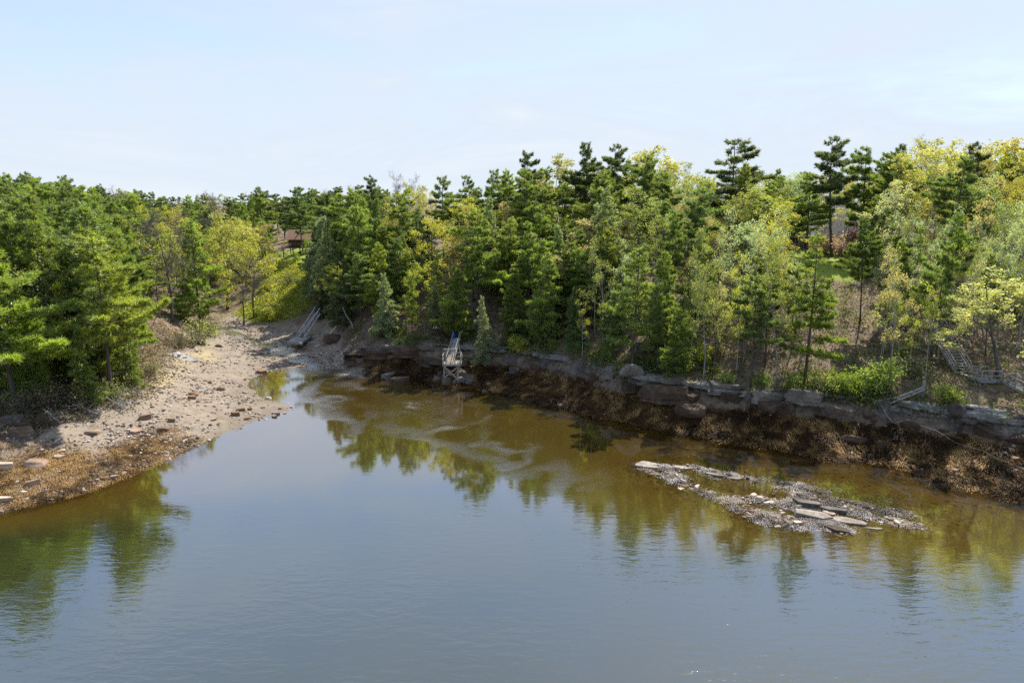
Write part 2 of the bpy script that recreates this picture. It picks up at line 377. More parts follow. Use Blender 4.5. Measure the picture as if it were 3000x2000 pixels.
def rockmat(name, stops, wetz=None, scale=.7):
    m, nt, out = mat(name)
    geo = N(nt, 'ShaderNodeNewGeometry'); oi = N(nt, 'ShaderNodeObjectInfo')
    f = noise(nt, scale, 6, .7, geo.outputs['Position']); f2 = noise(nt, scale * 6, 5, .75, geo.outputs['Position'], sx=(.7, .7, 3.2))
    c = ramp(nt, f, stops)
    c = mixc(nt, .5, c, ramp(nt, f2, [(.3, (.3, .29, .28)), (.65, (1.1, 1.1, 1.1))]), 'MULTIPLY')
    c = mixc(nt, 1.0, c, oi.outputs['Color'], 'MULTIPLY')
    princ(nt, out, c, .8, bump(nt, f2, .8, .14), .25); return m
M['rock'] = rockmat('ledge_rock', [(.3, (.06, .05, .042)), (.5, (.14, .122, .105)), (.72, (.27, .25, .22))])
M['stone'] = rockmat('beach_stone', [(.3, (.20, .15, .12)), (.5, (.34, .27, .22)), (.72, (.45, .39, .33))], scale=.9)

# ground: mask attributes say what lies there; noise gives its grain
m, nt, out = mat('shore_ground'); M['ground'] = m
geo = N(nt, 'ShaderNodeNewGeometry'); pos = geo.outputs['Position']
zone = N(nt, 'ShaderNodeAttribute'); zone.attribute_name = 'zone'
sep = N(nt, 'ShaderNodeSeparateColor'); nt.links.new(zone.outputs['Color'], sep.inputs['Color'])
n1 = noise(nt, .35, 6, .65, pos); n2 = noise(nt, 1.6, 6, .7, pos); n3 = noise(nt, 7.0, 5, .75, pos)
litter = mixc(nt, .75, ramp(nt, n2, [(.28, (.075, .052, .036)), (.45, (.15, .10, .066)), (.6, (.25, .185, .13)), (.75, (.15, .125, .065))]), ramp(nt, n3, [(.3, (.25, .22, .2)), (.52, (.9, .9, .9)), (.7, (1.7, 1.6, 1.45))]), 'MULTIPLY')
litter = mixc(nt, ramp(nt, n1, [(.5, (0, 0, 0)), (.72, (.75, .75, .75))]), litter, ramp(nt, n3, [(.3, (.05, .07, .02)), (.7, (.17, .18, .06))]))
mud = mixc(nt, .6, ramp(nt, n1, [(.3, (.19, .155, .12)), (.5, (.285, .235, .18)), (.75, (.24, .21, .175))]), ramp(nt, n2, [(.3, (.62, .58, .55)), (.6, (1.08, 1.06, 1.02))]), 'MULTIPLY')
mud = mixc(nt, ramp(nt, noise(nt, .8, 5, .7, pos, .8, (.6, 1.6, 1)), [(.52, (0, 0, 0)), (.66, (.6, .6, .6))]), mud, (.17, .115, .065))
mud = mixc(nt, math_(nt, 'MULTIPLY', attr(nt, 'damp'), .62), mud, (.15, .12, .085))
mud = mixc(nt, .5, mud, ramp(nt, n3, [(.34, (.4, .36, .33)), (.48, (1, 1, 1)), (.62, (1.0, 1.0, 1.0)), (.72, (1.35, 1.33, 1.3))]), 'MULTIPLY')
weed = ramp(nt, n3, [(.30, (.022, .013, .006)), (.46, (.060, .032, .011)), (.58, (.15, .078, .022)), (.74, (.27, .155, .05))])
weed = mixc(nt, ramp(nt, n2, [(.52, (0, 0, 0)), (.8, (.45, .45, .45))]), weed, (.17, .13, .095))
grass = ramp(nt, n2, [(.3, (.12, .16, .02)), (.5, (.21, .27, .03)), (.72, (.28, .29, .06))])
rockc = mixc(nt, .6, ramp(nt, n2, [(.3, (.05, .042, .036)), (.55, (.13, .115, .10)), (.75, (.30, .285, .26))]), ramp(nt, n3, [(.3, (.3, .3, .3)), (.65, (1.1, 1.1, 1.1))]), 'MULTIPLY')
c = mixc(nt, sep.outputs[0], litter, mud)
c = mixc(nt, sep.outputs[2], c, grass)
c = mixc(nt, attr(nt, 'rock'), c, rockc)
edge = math_(nt, 'MULTIPLY', math_(nt, 'ADD', sep.outputs[1], math_(nt, 'MULTIPLY', math_(nt, 'SUBTRACT', n2, .5), 1.3)), 1.0, True)
edge = math_(nt, 'MULTIPLY', edge, ramp(nt, sep.outputs[1], [(.0, (0, 0, 0)), (.12, (1, 1, 1))]))
c = mixc(nt, edge, c, weed)
gold = attr(nt, 'gold')
c = mixc(nt, gold, c, ramp(nt, n2, [(.3, (.26, .20, .10)), (.55, (.38, .30, .16)), (.72, (.24, .25, .09))]))
hsum = math_(nt, 'ADD', math_(nt, 'MULTIPLY', n2, .6), math_(nt, 'MULTIPLY', n3, .35))
rgh = math_(nt, 'SUBTRACT', .95, math_(nt, 'MULTIPLY', edge, .5))
princ(nt, out, c, rgh, bump(nt, hsum, .9, .16), .3)

# water: sky mirror over a murky body that thickens with the real depth; white flecks paint froth and ripple glitter into the colour
m, nt, out = mat('cove_water'); M['water'] = m
geo = N(nt, 'ShaderNodeNewGeometry'); pos = geo.outputs['Position']
dep = attr(nt, 'depth'); fo = attr(nt, 'foam_glint'); ca = attr(nt, 'ripple')
w1 = noise(nt, 1.0, 3, .55, pos, .5, (.75, 2.1, 1)); w2_ = noise(nt, 1.0, 4, .6, pos, .3, (2.2, 5.5, 1)); w3 = noise(nt, .10, 2, .5, pos, .4, (1, 1.5, 1))
wsum = math_(nt, 'ADD', math_(nt, 'MULTIPLY', w1, 1.0), math_(nt, 'MULTIPLY', w2_, .16))
hgt = math_(nt, 'MULTIPLY', wsum, math_(nt, 'MULTIPLY', ca, ramp(nt, w3, [(.35, (.25, .25, .25)), (.65, (1, 1, 1))])))
chop = noise(nt, 5.0, 4, .7, pos, 1.0, (1, 2.0, 1))
hgt = math_(nt, 'ADD', hgt, math_(nt, 'MULTIPLY', chop, math_(nt, 'MULTIPLY', attr(nt, 'chop'), .7)))
nrm = bump(nt, hgt, 1.0, .050)
murk = math_(nt, 'SUBTRACT', 1.0, math_(nt, 'POWER', 2.718, math_(nt, 'MULTIPLY', dep, -1.15)))
tr = N(nt, 'ShaderNodeBsdfTransparent'); nt.links.new(mixc(nt, math_(nt, 'MULTIPLY', dep, 1.3, True), (.86, .74, .52), (.50, .34, .10)), tr.inputs['Color'])
df = N(nt, 'ShaderNodeBsdfDiffuse')
nt.links.new(mixc(nt, math_(nt, 'MULTIPLY', dep, .42, True), (.165, .100, .017), (.030, .033, .012)), df.inputs['Color'])
gl = N(nt, 'ShaderNodeBsdfGlossy', Roughness=.045); nt.links.new(nrm, gl.inputs['Normal'])
lw = N(nt, 'ShaderNodeLayerWeight', Blend=.5); nt.links.new(nrm, lw.inputs['Normal'])
refl = math_(nt, 'ADD', .07, math_(nt, 'MULTIPLY', 1.02, math_(nt, 'POWER', lw.outputs['Facing'], 1.8)), True)
s1 = N(nt, 'ShaderNodeMixShader'); nt.links.new(murk, s1.inputs[0]); nt.links.new(tr.outputs[0], s1.inputs[1]); nt.links.new(df.outputs[0], s1.inputs[2])
s2 = N(nt, 'ShaderNodeMixShader'); nt.links.new(refl, s2.inputs[0]); nt.links.new(s1.outputs[0], s2.inputs[1]); nt.links.new(gl.outputs[0], s2.inputs[2])
fl = noise(nt, 20.0, 3, .8, pos, 1.0, (1, 1.5, 1))
fth = math_(nt, 'SUBTRACT', .80, math_(nt, 'MULTIPLY', fo, .31))
fm = math_(nt, 'MULTIPLY', math_(nt, 'SUBTRACT', fl, fth), 12.0, True)
fd = N(nt, 'ShaderNodeBsdfDiffuse', Color=(.72, .70, .66, 1))
s3 = N(nt, 'ShaderNodeMixShader'); nt.links.new(math_(nt, 'MULTIPLY', fm, .6), s3.inputs[0]); nt.links.new(s2.outputs[0], s3.inputs[1]); nt.links.new(fd.outputs[0], s3.inputs[2])
nt.links.new(s3.outputs[0], out.inputs['Surface'])

# ------------------------------------------------------------------ the ground sheet and the cove
bch = soft_poly(GX, GY, BEACH, .7)
weedl = soft_poly(GX + 1.5 * fbm(GX * .3, GY * .3, 3, 43), GY + 2.5 * fbm(GX * .3, GY * .3, 3, 44), WEEDL, 2.6)
right = (1 - bch) * sst(-64, -60, GX)
weedr = right * sst(-3, -.6, GZ) * (1 - sst(1.9, 2.5, GZ)) * (GX > -40 + (GY - 60) * .0) * sst(110, 95, GY)
reefm = soft_poly(GX, GY, w2([(1820, 1340), (2250, 1390), (2450, 1420), (2800, 1500), (2780, 1580), (2450, 1610), (2150, 1570), (1900, 1420)], 0), 1.5)
weed = np.clip(np.maximum(weedl * .62, np.maximum(weedr, 0)), 0, 1)
under = GZ < -.25
weed = np.where(under, np.clip(-.12 + .9 * fbm(GX * .16, GY * .3, 4, 40), 0, .8), weed)
weed = np.where(reefm > .3, np.clip(.40 + .5 * fbm(GX * .5, GY * .5, 2, 41), 0, 1), weed)
mudm = np.where(under, .7, np.maximum(bch, reefm))
grassm = np.maximum(np.maximum(soft_poly(GX, GY, GRASS1, 2), soft_poly(GX, GY, GRASS2, .8)), soft_poly(GX, GY, GRASS3, 1))
dzx = np.gradient(GZ, AX, axis=1); dzy = np.gradient(GZ, AY, axis=0)
slope = np.hypot(dzx, dzy)
rockm = sst(.75, 1.5, slope) * (1 - bch) * sst(.9, 1.6, GZ)
goldm = soft_poly(GX, GY, GOLD, .8) * np.clip(.55 + 1.1 * fbm(GX * .5, GY * .5, 3, 47), .1, .9)
nr, nc = GX.shape
idx = np.arange(nr * nc).reshape(nr, nc)
FQ = np.stack([idx[:-1, :-1], idx[:-1, 1:], idx[1:, 1:], idx[1:, :-1]], -1).reshape(-1, 4)
V = np.stack([GX, GY, GZ], -1).reshape(-1, 3)
me = raw_mesh('ground', V, FQ, True, {'zone': np.stack([mudm, weed, grassm], -1).reshape(-1, 3), 'rock': rockm.ravel(), 'gold': goldm.ravel(), 'damp': np.clip(1 - GZ / .55 + .5 * fbm(GX * .4, GY * .4, 3, 14), 0, 1).ravel()})
tag(link('ground', me, M['ground']), kind='structure')

FOAM_GLINT = [([(905, 1080), (925, 1100), (930, 1150), (985, 1200), (1000, 1215), (1060, 1250), (1120, 1215)], .7, .75), ([(980, 1085), (1100, 1100), (1250, 1110), (1330, 1140)], .9, .9),
        ([(940, 1085), (1000, 1120), (1100, 1150), (1250, 1165), (1270, 1200), (1170, 1170)], 1.1, .75), ([(1170, 1180), (1270, 1210), (1300, 1190)], .6, .9), ([(1270, 1250), (1380, 1240), (1440, 1215)], .6, .8),
        ([(1390, 1270), (1420, 1310), (1500, 1300), (1570, 1310), (1500, 1360), (1430, 1350)], .6, .75), ([(1560, 1380), (1640, 1350), (1650, 1420), (1700, 1400), (1780, 1370), (1760, 1440), (1800, 1480), (1900, 1560), (2000, 1640), (2080, 1690)], .9, .45),
        ([(1330, 1140), (1420, 1150), (1560, 1190), (1700, 1215), (1720, 1230)], .5, .7), ([(740, 1590), (950, 1560), (1080, 1490)], .7, .5), ([(620, 1900), (850, 1880), (1100, 1860), (1300, 1750)], .8, .45), ([(1650, 1950), (1800, 1890), (1900, 1780), (2050, 1720)], .8, .45),
        ([(2150, 1700), (2200, 1830), (2300, 1860)], .4, .5), ([(1500, 1220), (1600, 1235), (1720, 1240)], .5, .6), ([(1000, 1110), (1080, 1130), (1180, 1135), (1280, 1160)], 1.5, .62), ([(1060, 1190), (1180, 1215), (1300, 1225)], 1.1, .6), ([(1000, 1170), (1150, 1235), (1250, 1260), (1400, 1330)], .8, .55)]
foam_glint = np.zeros_like(GZ)  # froth swirls and sun glitter on ripples, both painted as white flecks
wx = GX + 2.6 * fbm(GX * .3, GY * .3, 4, 60); wy = GY + 2.6 * fbm(GX * .3, GY * .3, 4, 66)
calm = sst(44, 60, GY)
for pts, wd, st in FOAM_GLINT:
    dd = seg_dist(wx, wy, w2(pts)); foam_glint = np.maximum(foam_glint, st * (.75 + .5 * fbm(GX * .35, GY * .35, 3, 71)) * np.exp(-(dd / (wd * 1.5)) ** 2))
rif = np.exp(-(seg_dist(GX, GY, w2([(930, 1075), (1010, 1095), (1110, 1105)])) / 2.2) ** 2)
foam_glint = np.maximum(foam_glint, rif * .95)
rip = .055 + .78 * sst(53, 27, GY) + .5 * foam_glint * sst(50, 60, GY)
rip = rip * (1 - .75 * soft_poly(GX, GY, w2([(2000, 1290), (2500, 1350), (3200, 1480), (3200, 1700), (2800, 1650), (2300, 1500), (1900, 1350)]), 4))
wm = GZ < .25
keep = (wm[:-1, :-1] | wm[:-1, 1:] | wm[1:, 1:] | wm[1:, :-1]).ravel()
WZ = np.zeros_like(GZ)
FW = FQ[keep]; used = np.unique(FW); remap = np.full(nr * nc, -1); remap[used] = np.arange(len(used))
Vw = np.stack([GX, GY, WZ], -1).reshape(-1, 3)[used]
me = raw_mesh('water', Vw, remap[FW], True, {'depth': np.clip(-GZ, 0, 9).ravel()[used], 'foam_glint': foam_glint.ravel()[used], 'chop': (foam_glint * calm).ravel()[used], 'ripple': rip.ravel()[used]})
tag(link('water', me, M['water']), kind='structure')

# the brook running down to the cove
BROOK = [(610, 955, 3.2), (650, 968, 3.4), (705, 988, 3.8), (770, 1003, 4.6), (840, 1022, 5.0), (895, 1048, 4.6), (950, 1074, 4.6), (1000, 1090, 4.5)]
bp = []
for a, b, w in BROOK:
    q = on_ray(a, b); bp.append((q[0], q[1], w))
bp = np.array(bp); tt = np.linspace(0, len(bp) - 1, 90)
ctr = np.stack([np.interp(tt, range(len(bp)), bp[:, k]) for k in range(3)], -1)
zc = gzs(ctr[:, 0], ctr[:, 1]); zc = np.minimum.accumulate(np.convolve(np.pad(zc, 4, 'edge'), np.ones(9) / 9, 'valid')); zc[-10:] = np.linspace(zc[-10], .01, 10)
tg = np.gradient(ctr[:, :2], axis=0); tg /= np.linalg.norm(tg, axis=1)[:, None]; nm = np.stack([-tg[:, 1], tg[:, 0]], -1)
K = 19; Vb = []; 
for i in range(len(ctr)):
    for k in range(K):
        s = (k / (K - 1) - .5) * ctr[i, 2] * (1 + .25 * math.sin(i * .5))
        Vb.append((ctr[i, 0] + nm[i, 0] * s, ctr[i, 1] + nm[i, 1] * s, zc[i] + .05))
ii = np.arange(len(ctr) * K).reshape(-1, K)
Fb = np.stack([ii[:-1, :-1], ii[:-1, 1:], ii[1:, 1:], ii[1:, :-1]], -1).reshape(-1, 4)
Vb = np.array(Vb); nb = len(Vb)
fb = np.clip(.80 + .6 * fbm(Vb[:, 0] * .5, Vb[:, 1] * .5, 3, 77), .1, 1)  # flecks here also paint the brook's white shimmer
me = raw_mesh('brook_water', Vb, Fb, True, {'depth': np.full(nb, .12), 'foam_glint': fb, 'chop': fb, 'ripple': np.full(nb, .9)})
tag(link('brook_water', me, M['water']), kind='structure')

# ------------------------------------------------------------------ trees
def unit(a): return a / (np.linalg.norm(a, axis=-1, keepdims=True) + 1e-9)
def tufts(pos, main, k, ln, wd, spread, rng, tint):
    n = len(pos)
    d = unit(np.repeat(main, k, 0) + rng.normal(0, spread, (n * k, 3)))
    p = np.repeat(pos, k, 0); l = ln * rng.uniform(.65, 1.25, (n * k, 1))
    sv = unit(np.cross(d, rng.normal(0, 1, (n * k, 3)))) * wd * .5
    V = np.stack([p - sv, p + sv + d * l * .12, p + d * l], 1).reshape(-1, 3)
    return V, np.repeat(np.repeat(tint, k), 3)
def leaves(pos, size, rng, tint):
    n = len(pos)
    a = unit(rng.normal(0, 1, (n, 3)) + np.array([0, 0, .0])); b = unit(np.cross(a, rng.normal(0, 1, (n, 3))))
    s = size * rng.uniform(.6, 1.3, (n, 1))
    V = np.stack([pos - a * s * .55, pos + b * s * .36, pos + a * s * .55, pos - b * s * .36], 1).reshape(-1, 3)
    return V, np.repeat(tint, 4)
def wander(p, d, L, n, rng, wob=.12, up=0.0):
    pts = [np.array(p, float)]; d = np.array(d, float)
    for i in range(n):
        d = unit(d + rng.normal(0, wob, 3) + np.array([0, 0, up])); pts.append(pts[-1] + d * L / n)
    return pts, d

class Proto: pass
def conifer(seed, H=18, z0=.25, L=3.6, power=.8, belly=.0, tilt=.1, curl=.25, whorl=.75, nb=5, irr=.4, dens=13, ln=.36, wd=.075, k=6, flat=False, spread=.55, bare=0, rtop=.35):
    rng = np.random.default_rng(seed); tr = MB()
    nseg = 10; bend = rng.normal(0, .25, 2); pts = []
    for i in range(nseg + 1):
        t = i / nseg; pts.append((bend[0] * math.sin(t * 2.5) , bend[1] * math.sin(t * 2.1), H * t - .3 * (i == 0)))
    r0 = .011 * H
    rad = [r0 * (1.25 if i == 0 else 1) * (1 - .93 * (i / nseg)) ** .85 for i in range(nseg + 1)]
    tr.tube(pts, rad, 7)
    axis_ = lambda z: np.array([np.interp(z, [p[2] for p in pts], [p[0] for p in pts]), np.interp(z, [p[2] for p in pts], [p[1] for p in pts]), z])
    PV, PD, PT = [], [], []
    z = H * z0; az = rng.uniform(0, 6); lob0 = rng.uniform(0, 6)
    while z < H * .985:
        t = (z - H * z0) / (H * (1 - z0))
        prof = (1 - t) ** power * (1 - belly + belly * min(1, t * 3 + .25)) + .04
        if flat: prof = max(prof, rtop * (1 - t * .55))
        for b in range(nb + (rng.random() < .5)):
            az += 2.4 + rng.normal(0, .35)
            l = L * prof * rng.uniform(1 - irr, 1 + irr * .45) * (1 + .33 * math.cos(az - lob0 - z * .4))
            if l < .25: l = .25
            if rng.random() < .12 * irr * 2: continue
            el = tilt * rng.uniform(.5, 1.5) + .75 * max(0, t - .55) * (1 if not flat else .5)
            d = np.array([math.cos(az) * math.cos(el), math.sin(az) * math.cos(el), math.sin(el)])
            p0 = axis_(min(H * .99, z + rng.uniform(-.5, .5) * whorl)); n = 4; bp = [p0]; dd = d.copy()
            for i in range(n):
                dd = unit(dd + np.array([0, 0, curl * (.5 if curl > 0 else 1) * (i - (1.0 if curl > 0 else 0)) / n]) + rng.normal(0, .07, 3)); bp.append(bp[-1] + dd * l / n)
            bp = np.array(bp)
            tr.tube(bp, [max(.012, .018 * l * (1 - .8 * i / n)) for i in range(n + 1)], 3, False)
            m = max(5, int(dens * l * (.55 + .2 * l)))
            s = rng.uniform(.22, 1.0, m) ** .8
            P0 = np.stack([np.interp(s * n, range(n + 1), bp[:, j]) for j in range(3)], -1)
            side = unit(np.cross(d, [0, 0, 1.0])); wv = (.34 * l * (1 - s) + .10 + .05 * l) * rng.uniform(-1, 1, m)
            P0 = P0 + side * wv[:, None] + d * (-np.abs(wv) * .25 + .1)[:, None]
            P0[:, 2] += rng.normal(0, .15, m) + .05 * l * rng.uniform(0, 1)
            D0 = unit(d * .7 + side * np.sign(wv)[:, None] * .55 * np.minimum(1, np.abs(wv) * 3)[:, None] + np.array([0, 0, .45 if curl > 0 else -.05]))
            tint = np.clip(rng.normal(.5, .16, m) + rng.normal(0, .13) + .12 * (s - .6), 0, 1)
            PV.append(P0); PD.append(D0); PT.append(tint)
        z += whorl * rng.uniform(.7, 1.3) * (1 - .35 * t)
    for i in range(bare):                                     # dead snags under the crown
        z = H * rng.uniform(.12, z0 + .08); a = rng.uniform(0, 6.28); p0 = axis_(z); l = rng.uniform(.5, 1.6)
        tr.tube([p0, p0 + np.array([math.cos(a) * l * .6, math.sin(a) * l * .6, .05]), p0 + np.array([math.cos(a + .2) * l, math.sin(a + .2) * l, -.1])], [.025, .016, .008], 3, False)
    PV = np.vstack(PV); PD = np.vstack(PD); PT = np.concatenate(PT)
    V, T = tufts(PV, PD, k, ln, wd, spread, rng, PT)
    q = Proto(); q.H = H; q.R = L
    q.trunk = tr.mesh('trunk', True); q.trunk.materials.append(M['bark_pine'])
    q.crown = raw_mesh('crown', V, np.arange(len(V)).reshape(-1, 3), False, {'tint': T}); q.crown.materials.append(M['needle'])
    return q
def broadleaf(seed, H=14, spread=4.5, first=.3, nl=6, depth=3, nleaf=14, lsize=.19, crad=.42, bark='bark', upw=.06, split=3, r0=None, clump=1.0, multi=1):
    rng = np.random.default_rng(seed); tr = MB(); tips = []
    r0 = r0 or .013 * H
    def grow(p, d, L, r, lev):
        n = 3 if lev else 4
        pts, d2 = wander(p, d, L, n, rng, .16 if lev else .1, upw)
        r1 = r * (.62 if lev < depth else .3)
        tr.tube(pts, [max(.01, r + (r1 - r) * i / n) for i in range(n + 1)], 5 if lev < 2 else 3, False)
        if lev >= depth:
            tips.append(pts[-1]); tips.append(pts[-2] + rng.normal(0, .12, 3)); return
        for j in range(split + (rng.random() < .45)):
            t = rng.uniform(.45, 1.0) if j else 1.0
            q = np.array(pts[int(round(t * n))]); ax = unit(rng.normal(0, 1, 3)); ax = unit(ax - d2 * np.dot(ax, d2))
            nd = unit(d2 + ax * rng.uniform(.45, .95) + np.array([0, 0, .05])); grow(q, nd, L * rng.uniform(.55, .8), r1 * .85, lev + 1)
    for s in range(multi):
        a0 = rng.uniform(0, 6.28); off = 0.0 if multi == 1 else .3
        b0 = np.array([math.cos(a0) * off, math.sin(a0) * off, -.3])
        tp, td = wander(b0, (math.cos(a0) * .12 * (multi > 1), math.sin(a0) * .12 * (multi > 1), 1), H * .72 + .3, 7, rng, .06, .03)
        rr = r0 / (multi ** .5); tr.tube(tp, [rr * (1.3 if i == 0 else 1 - .82 * i / 7) for i in range(8)], 7)
        nn = max(3, nl // multi + (multi > 1))
        for i in range(nn):
            t = first + (1 - first) * (i + rng.uniform(0, .6)) / nn
            q = np.array([np.interp(t * 7, range(8), [p[j] for p in tp]) for j in range(3)])
            az = i * 2.4 + rng.uniform(-.5, .5); el = R(8) + R(52) * max(0, (t - first) / (1 - first)) + rng.normal(0, .12)
            l = spread * (1 - .40 * t) * rng.uniform(.75, 1.15) * .55
            grow(q, (math.cos(az) * math.cos(el), math.sin(az) * math.cos(el), math.sin(el)), l, rr * .5 * (1 - .5 * t), 1)
        grow(np.array(tp[-1]), td, H * .16, rr * .25, 1)
    tips = np.array(tips); q = Proto()
    sc = H / max(tips[:, 2].max(), 1)
    if nleaf:
        pos = np.repeat(tips, nleaf, 0); n = len(pos); crd = crad * rng.uniform(.5, 1.4, (len(tips), 1)).repeat(nleaf, 0)
        pos = pos + unit(rng.normal(0, 1, (n, 3))) * (rng.uniform(0, 1, (n, 1)) ** .5) * crd * np.array([1.15, 1.15, .75])
        tint = np.clip(np.repeat(np.clip(rng.normal(.5, .17, len(tips)), 0, 1), nleaf) + rng.normal(0, .15, n), 0, 1)
        V, T = leaves(pos, lsize, rng, tint)
        q.crown = raw_mesh('crown', V * sc, np.arange(len(V)).reshape(-1, 4), False, {'tint': T}); q.crown.materials.append(M['leaf'])
    else:
        tw = MB()
        for tip in tips:
            for j in range(5):
                pts, _ = wander(tip, unit(rng.normal(0, 1, 3) + np.array([0, 0, .7])), rng.uniform(.5, 1.1), 2, rng, .2); tw.tube(pts, [.014, .01, .005], 3, False)
        q.crown = raw_mesh('crown', np.array(tw.v) * sc, tw.f); q.crown.materials.append(M[bark])
    q.trunk = raw_mesh('trunk', np.array(tr.v) * sc, tr.f, True); q.trunk.materials.append(M[bark])
    q.H = H; q.R = spread; return q
def bushmesh(seed, H=2.5, Rr=1.6, n=2600, ls=.15, stems=9):
    rng = np.random.default_rng(seed); tr = MB(); tips = []
    for i in range(stems):
        a = rng.uniform(0, 6.28); s = rng.uniform(.1, .55)
        pts, d = wander((math.cos(a) * .2, math.sin(a) * .2, -.15), (math.cos(a) * s, math.sin(a) * s, 1), H * rng.uniform(.6, .95), 4, rng, .15, .02)
        tr.tube(pts, [.035, .028, .02, .014, .008], 4, False)
        for j in range(9):
            q = pts[rng.integers(1, 5)]; pp, _ = wander(q, unit(rng.normal(0, 1, 3) + np.array([0, 0, .3])), Rr * rng.uniform(.3, .7), 3, rng, .2); tr.tube(pp, [.014, .011, .008, .004], 3, False); tips += [pp[-1], pp[-2]]
    tips = np.array(tips); tips = tips[tips[:, 2] > .1]; k = max(1, n // len(tips)); pos = np.repeat(tips, k, 0)
    pos = pos + rng.normal(0, .17, pos.shape); pos[:, 2] = np.maximum(pos[:, 2], .03)
    tint = np.clip(np.repeat(rng.normal(.5, .15, len(tips)), k) + rng.normal(0, .15, len(pos)), 0, 1)
    V, T = leaves(pos, ls, rng, tint); q = Proto(); q.H = H; q.R = Rr
    q.trunk = tr.mesh('stems', True); q.trunk.materials.append(M['bark'])
    q.crown = raw_mesh('foliage', V, np.arange(len(V)).reshape(-1, 4), False, {'tint': T}); q.crown.materials.append(M['leaf'])
    return q

PINE = [conifer(100 + i, 18, .22 + .05 * (i % 3), 4.9 + .4 * (i % 2), .7, .45, .14, .5, .90, 4, .75, 25, .48, .085, 8, flat=True, bare=10, rtop=.28, spread=.6) for i in range(6)]
SPIRE = [conifer(200 + i, 16, .08, 3.9, .8, .3, .12, .42, .85, 5, .65, 24, .44, .085, 8, bare=6, spread=.6) for i in range(6)]
HEMLOCK = [conifer(300 + i, 15, .04, 3.7, .9, .15, .03, -.26, .62, 6, .65, 18, .36, .085, 7, spread=.7, bare=8) for i in range(3)]
TALL = [conifer(400 + i, 18, .44, 4.2, .6, .45, .16, .5, .80, 4, .75, 27, .48, .085, 8, flat=True, bare=18, rtop=.30, spread=.6) for i in range(4)]
SLIM = [conifer(500 + i, 17, .22, 3.7, .8, .3, .08, .4, 1.05, 4, .65, 25, .44, .085, 8, bare=12, spread=.6) for i in range(4)]
POLE = [broadleaf(900 + i, 14, 4.2, .42, 8, 3, 8, .19, .5, bark='bark_pale', upw=.1, r0=.12) for i in range(3)]
OAK = [broadleaf(600 + i, 14, 7.4, .26, 11, 3, 19, .21, .55) for i in range(5)]
OAKT = [broadleaf(650 + i, 16, 6.4, .40, 10, 3, 21, .20, .52) for i in range(3)]
PALE = [broadleaf(700 + i, 14, 6.6, .28, 11, 3, 19, .18, .52, bark='bark_pale', upw=.1, multi=1 + i % 2) for i in range(3)]
SPARSE = [broadleaf(750 + i, 13, 5.6, .35, 8, 3, 6, .2, .6) for i in range(2)]
BARE = [broadleaf(800 + i, 16, 6.2, .28, 9, 3, 0, bark='bark', upw=.12) for i in range(2)]
BUSH = [bushmesh(850 + i) for i in range(3)]
TWIG = [bushmesh(880 + i, 2.6, 1.9, 700, .14, 14) for i in range(2)]
print('tris', sum(len(m.polygons) * (2 if len(m.polygons[0].vertices) == 4 else 1) for m in bpy.data.meshes if len(m.polygons)))
SETS = {'pine': PINE, 'spire': SPIRE, 'hemlock': HEMLOCK, 'tall': TALL, 'slim': SLIM, 'oak': OAK, 'oakt': OAKT, 'pale': PALE, 'sparse': SPARSE, 'bare': BARE, 'bush': BUSH, 'twig': TWIG, 'pole': POLE}
NAMES = {'pine': ('white_pine', 'pine tree'), 'spire': ('young_pine', 'pine tree'), 'hemlock': ('hemlock_tree', 'conifer'), 'tall': ('tall_pine', 'pine tree'), 'slim': ('slender_pine', 'pine tree'), 'oak': ('oak_tree', 'tree'), 'oakt': ('tall_oak', 'tree'), 'pale': ('pale_leaved_tree', 'tree'), 'sparse': ('budding_tree', 'tree'), 'bare': ('bare_tree', 'bare tree'), 'bush': ('green_bush', 'bush'), 'twig': ('twiggy_shrub', 'shrub'), 'pole': ('slender_tree', 'tree')}
CLR = {'dark': (.098, .130, .044), 'pine': (.155, .208, .052), 'mid': (.215, .275, .058), 'bright': (.23, .285, .052), 'lime': (.26, .335, .055), 'blue': (.12, .18, .09), 'silver': (.27, .33, .17), 'grey': (.20, .215, .14),
       'yellow': (.40, .42, .065), 'gold': (.40, .375, .085), 'tan': (.47, .42, .19), 'olive': (.26, .28, .07), 'brown': (.33, .28, .10), 'russet': (.34, .18, .07), 'palegreen': (.36, .42, .23), 'cream': (.46, .45, .22), 'pink': (.46, .36, .31), 'plum': (.12, .035, .04), 'twig': (.20, .19, .08)}
WORDS = {'dark': 'dark green', 'pine': 'deep green', 'mid': 'mid green', 'bright': 'bright yellow-green', 'lime': 'lime green', 'blue': 'bluish green', 'silver': 'silvery green', 'grey': 'grey-green', 'yellow': 'yellow-green', 'gold': 'golden', 'tan': 'tan-leaved', 'olive': 'olive', 'brown': 'brownish', 'russet': 'russet', 'palegreen': 'pale green', 'cream': 'creamy yellow', 'pink': 'pink-blossomed', 'plum': 'plum-coloured', 'twig': 'thin-leaved'}
TREES = []
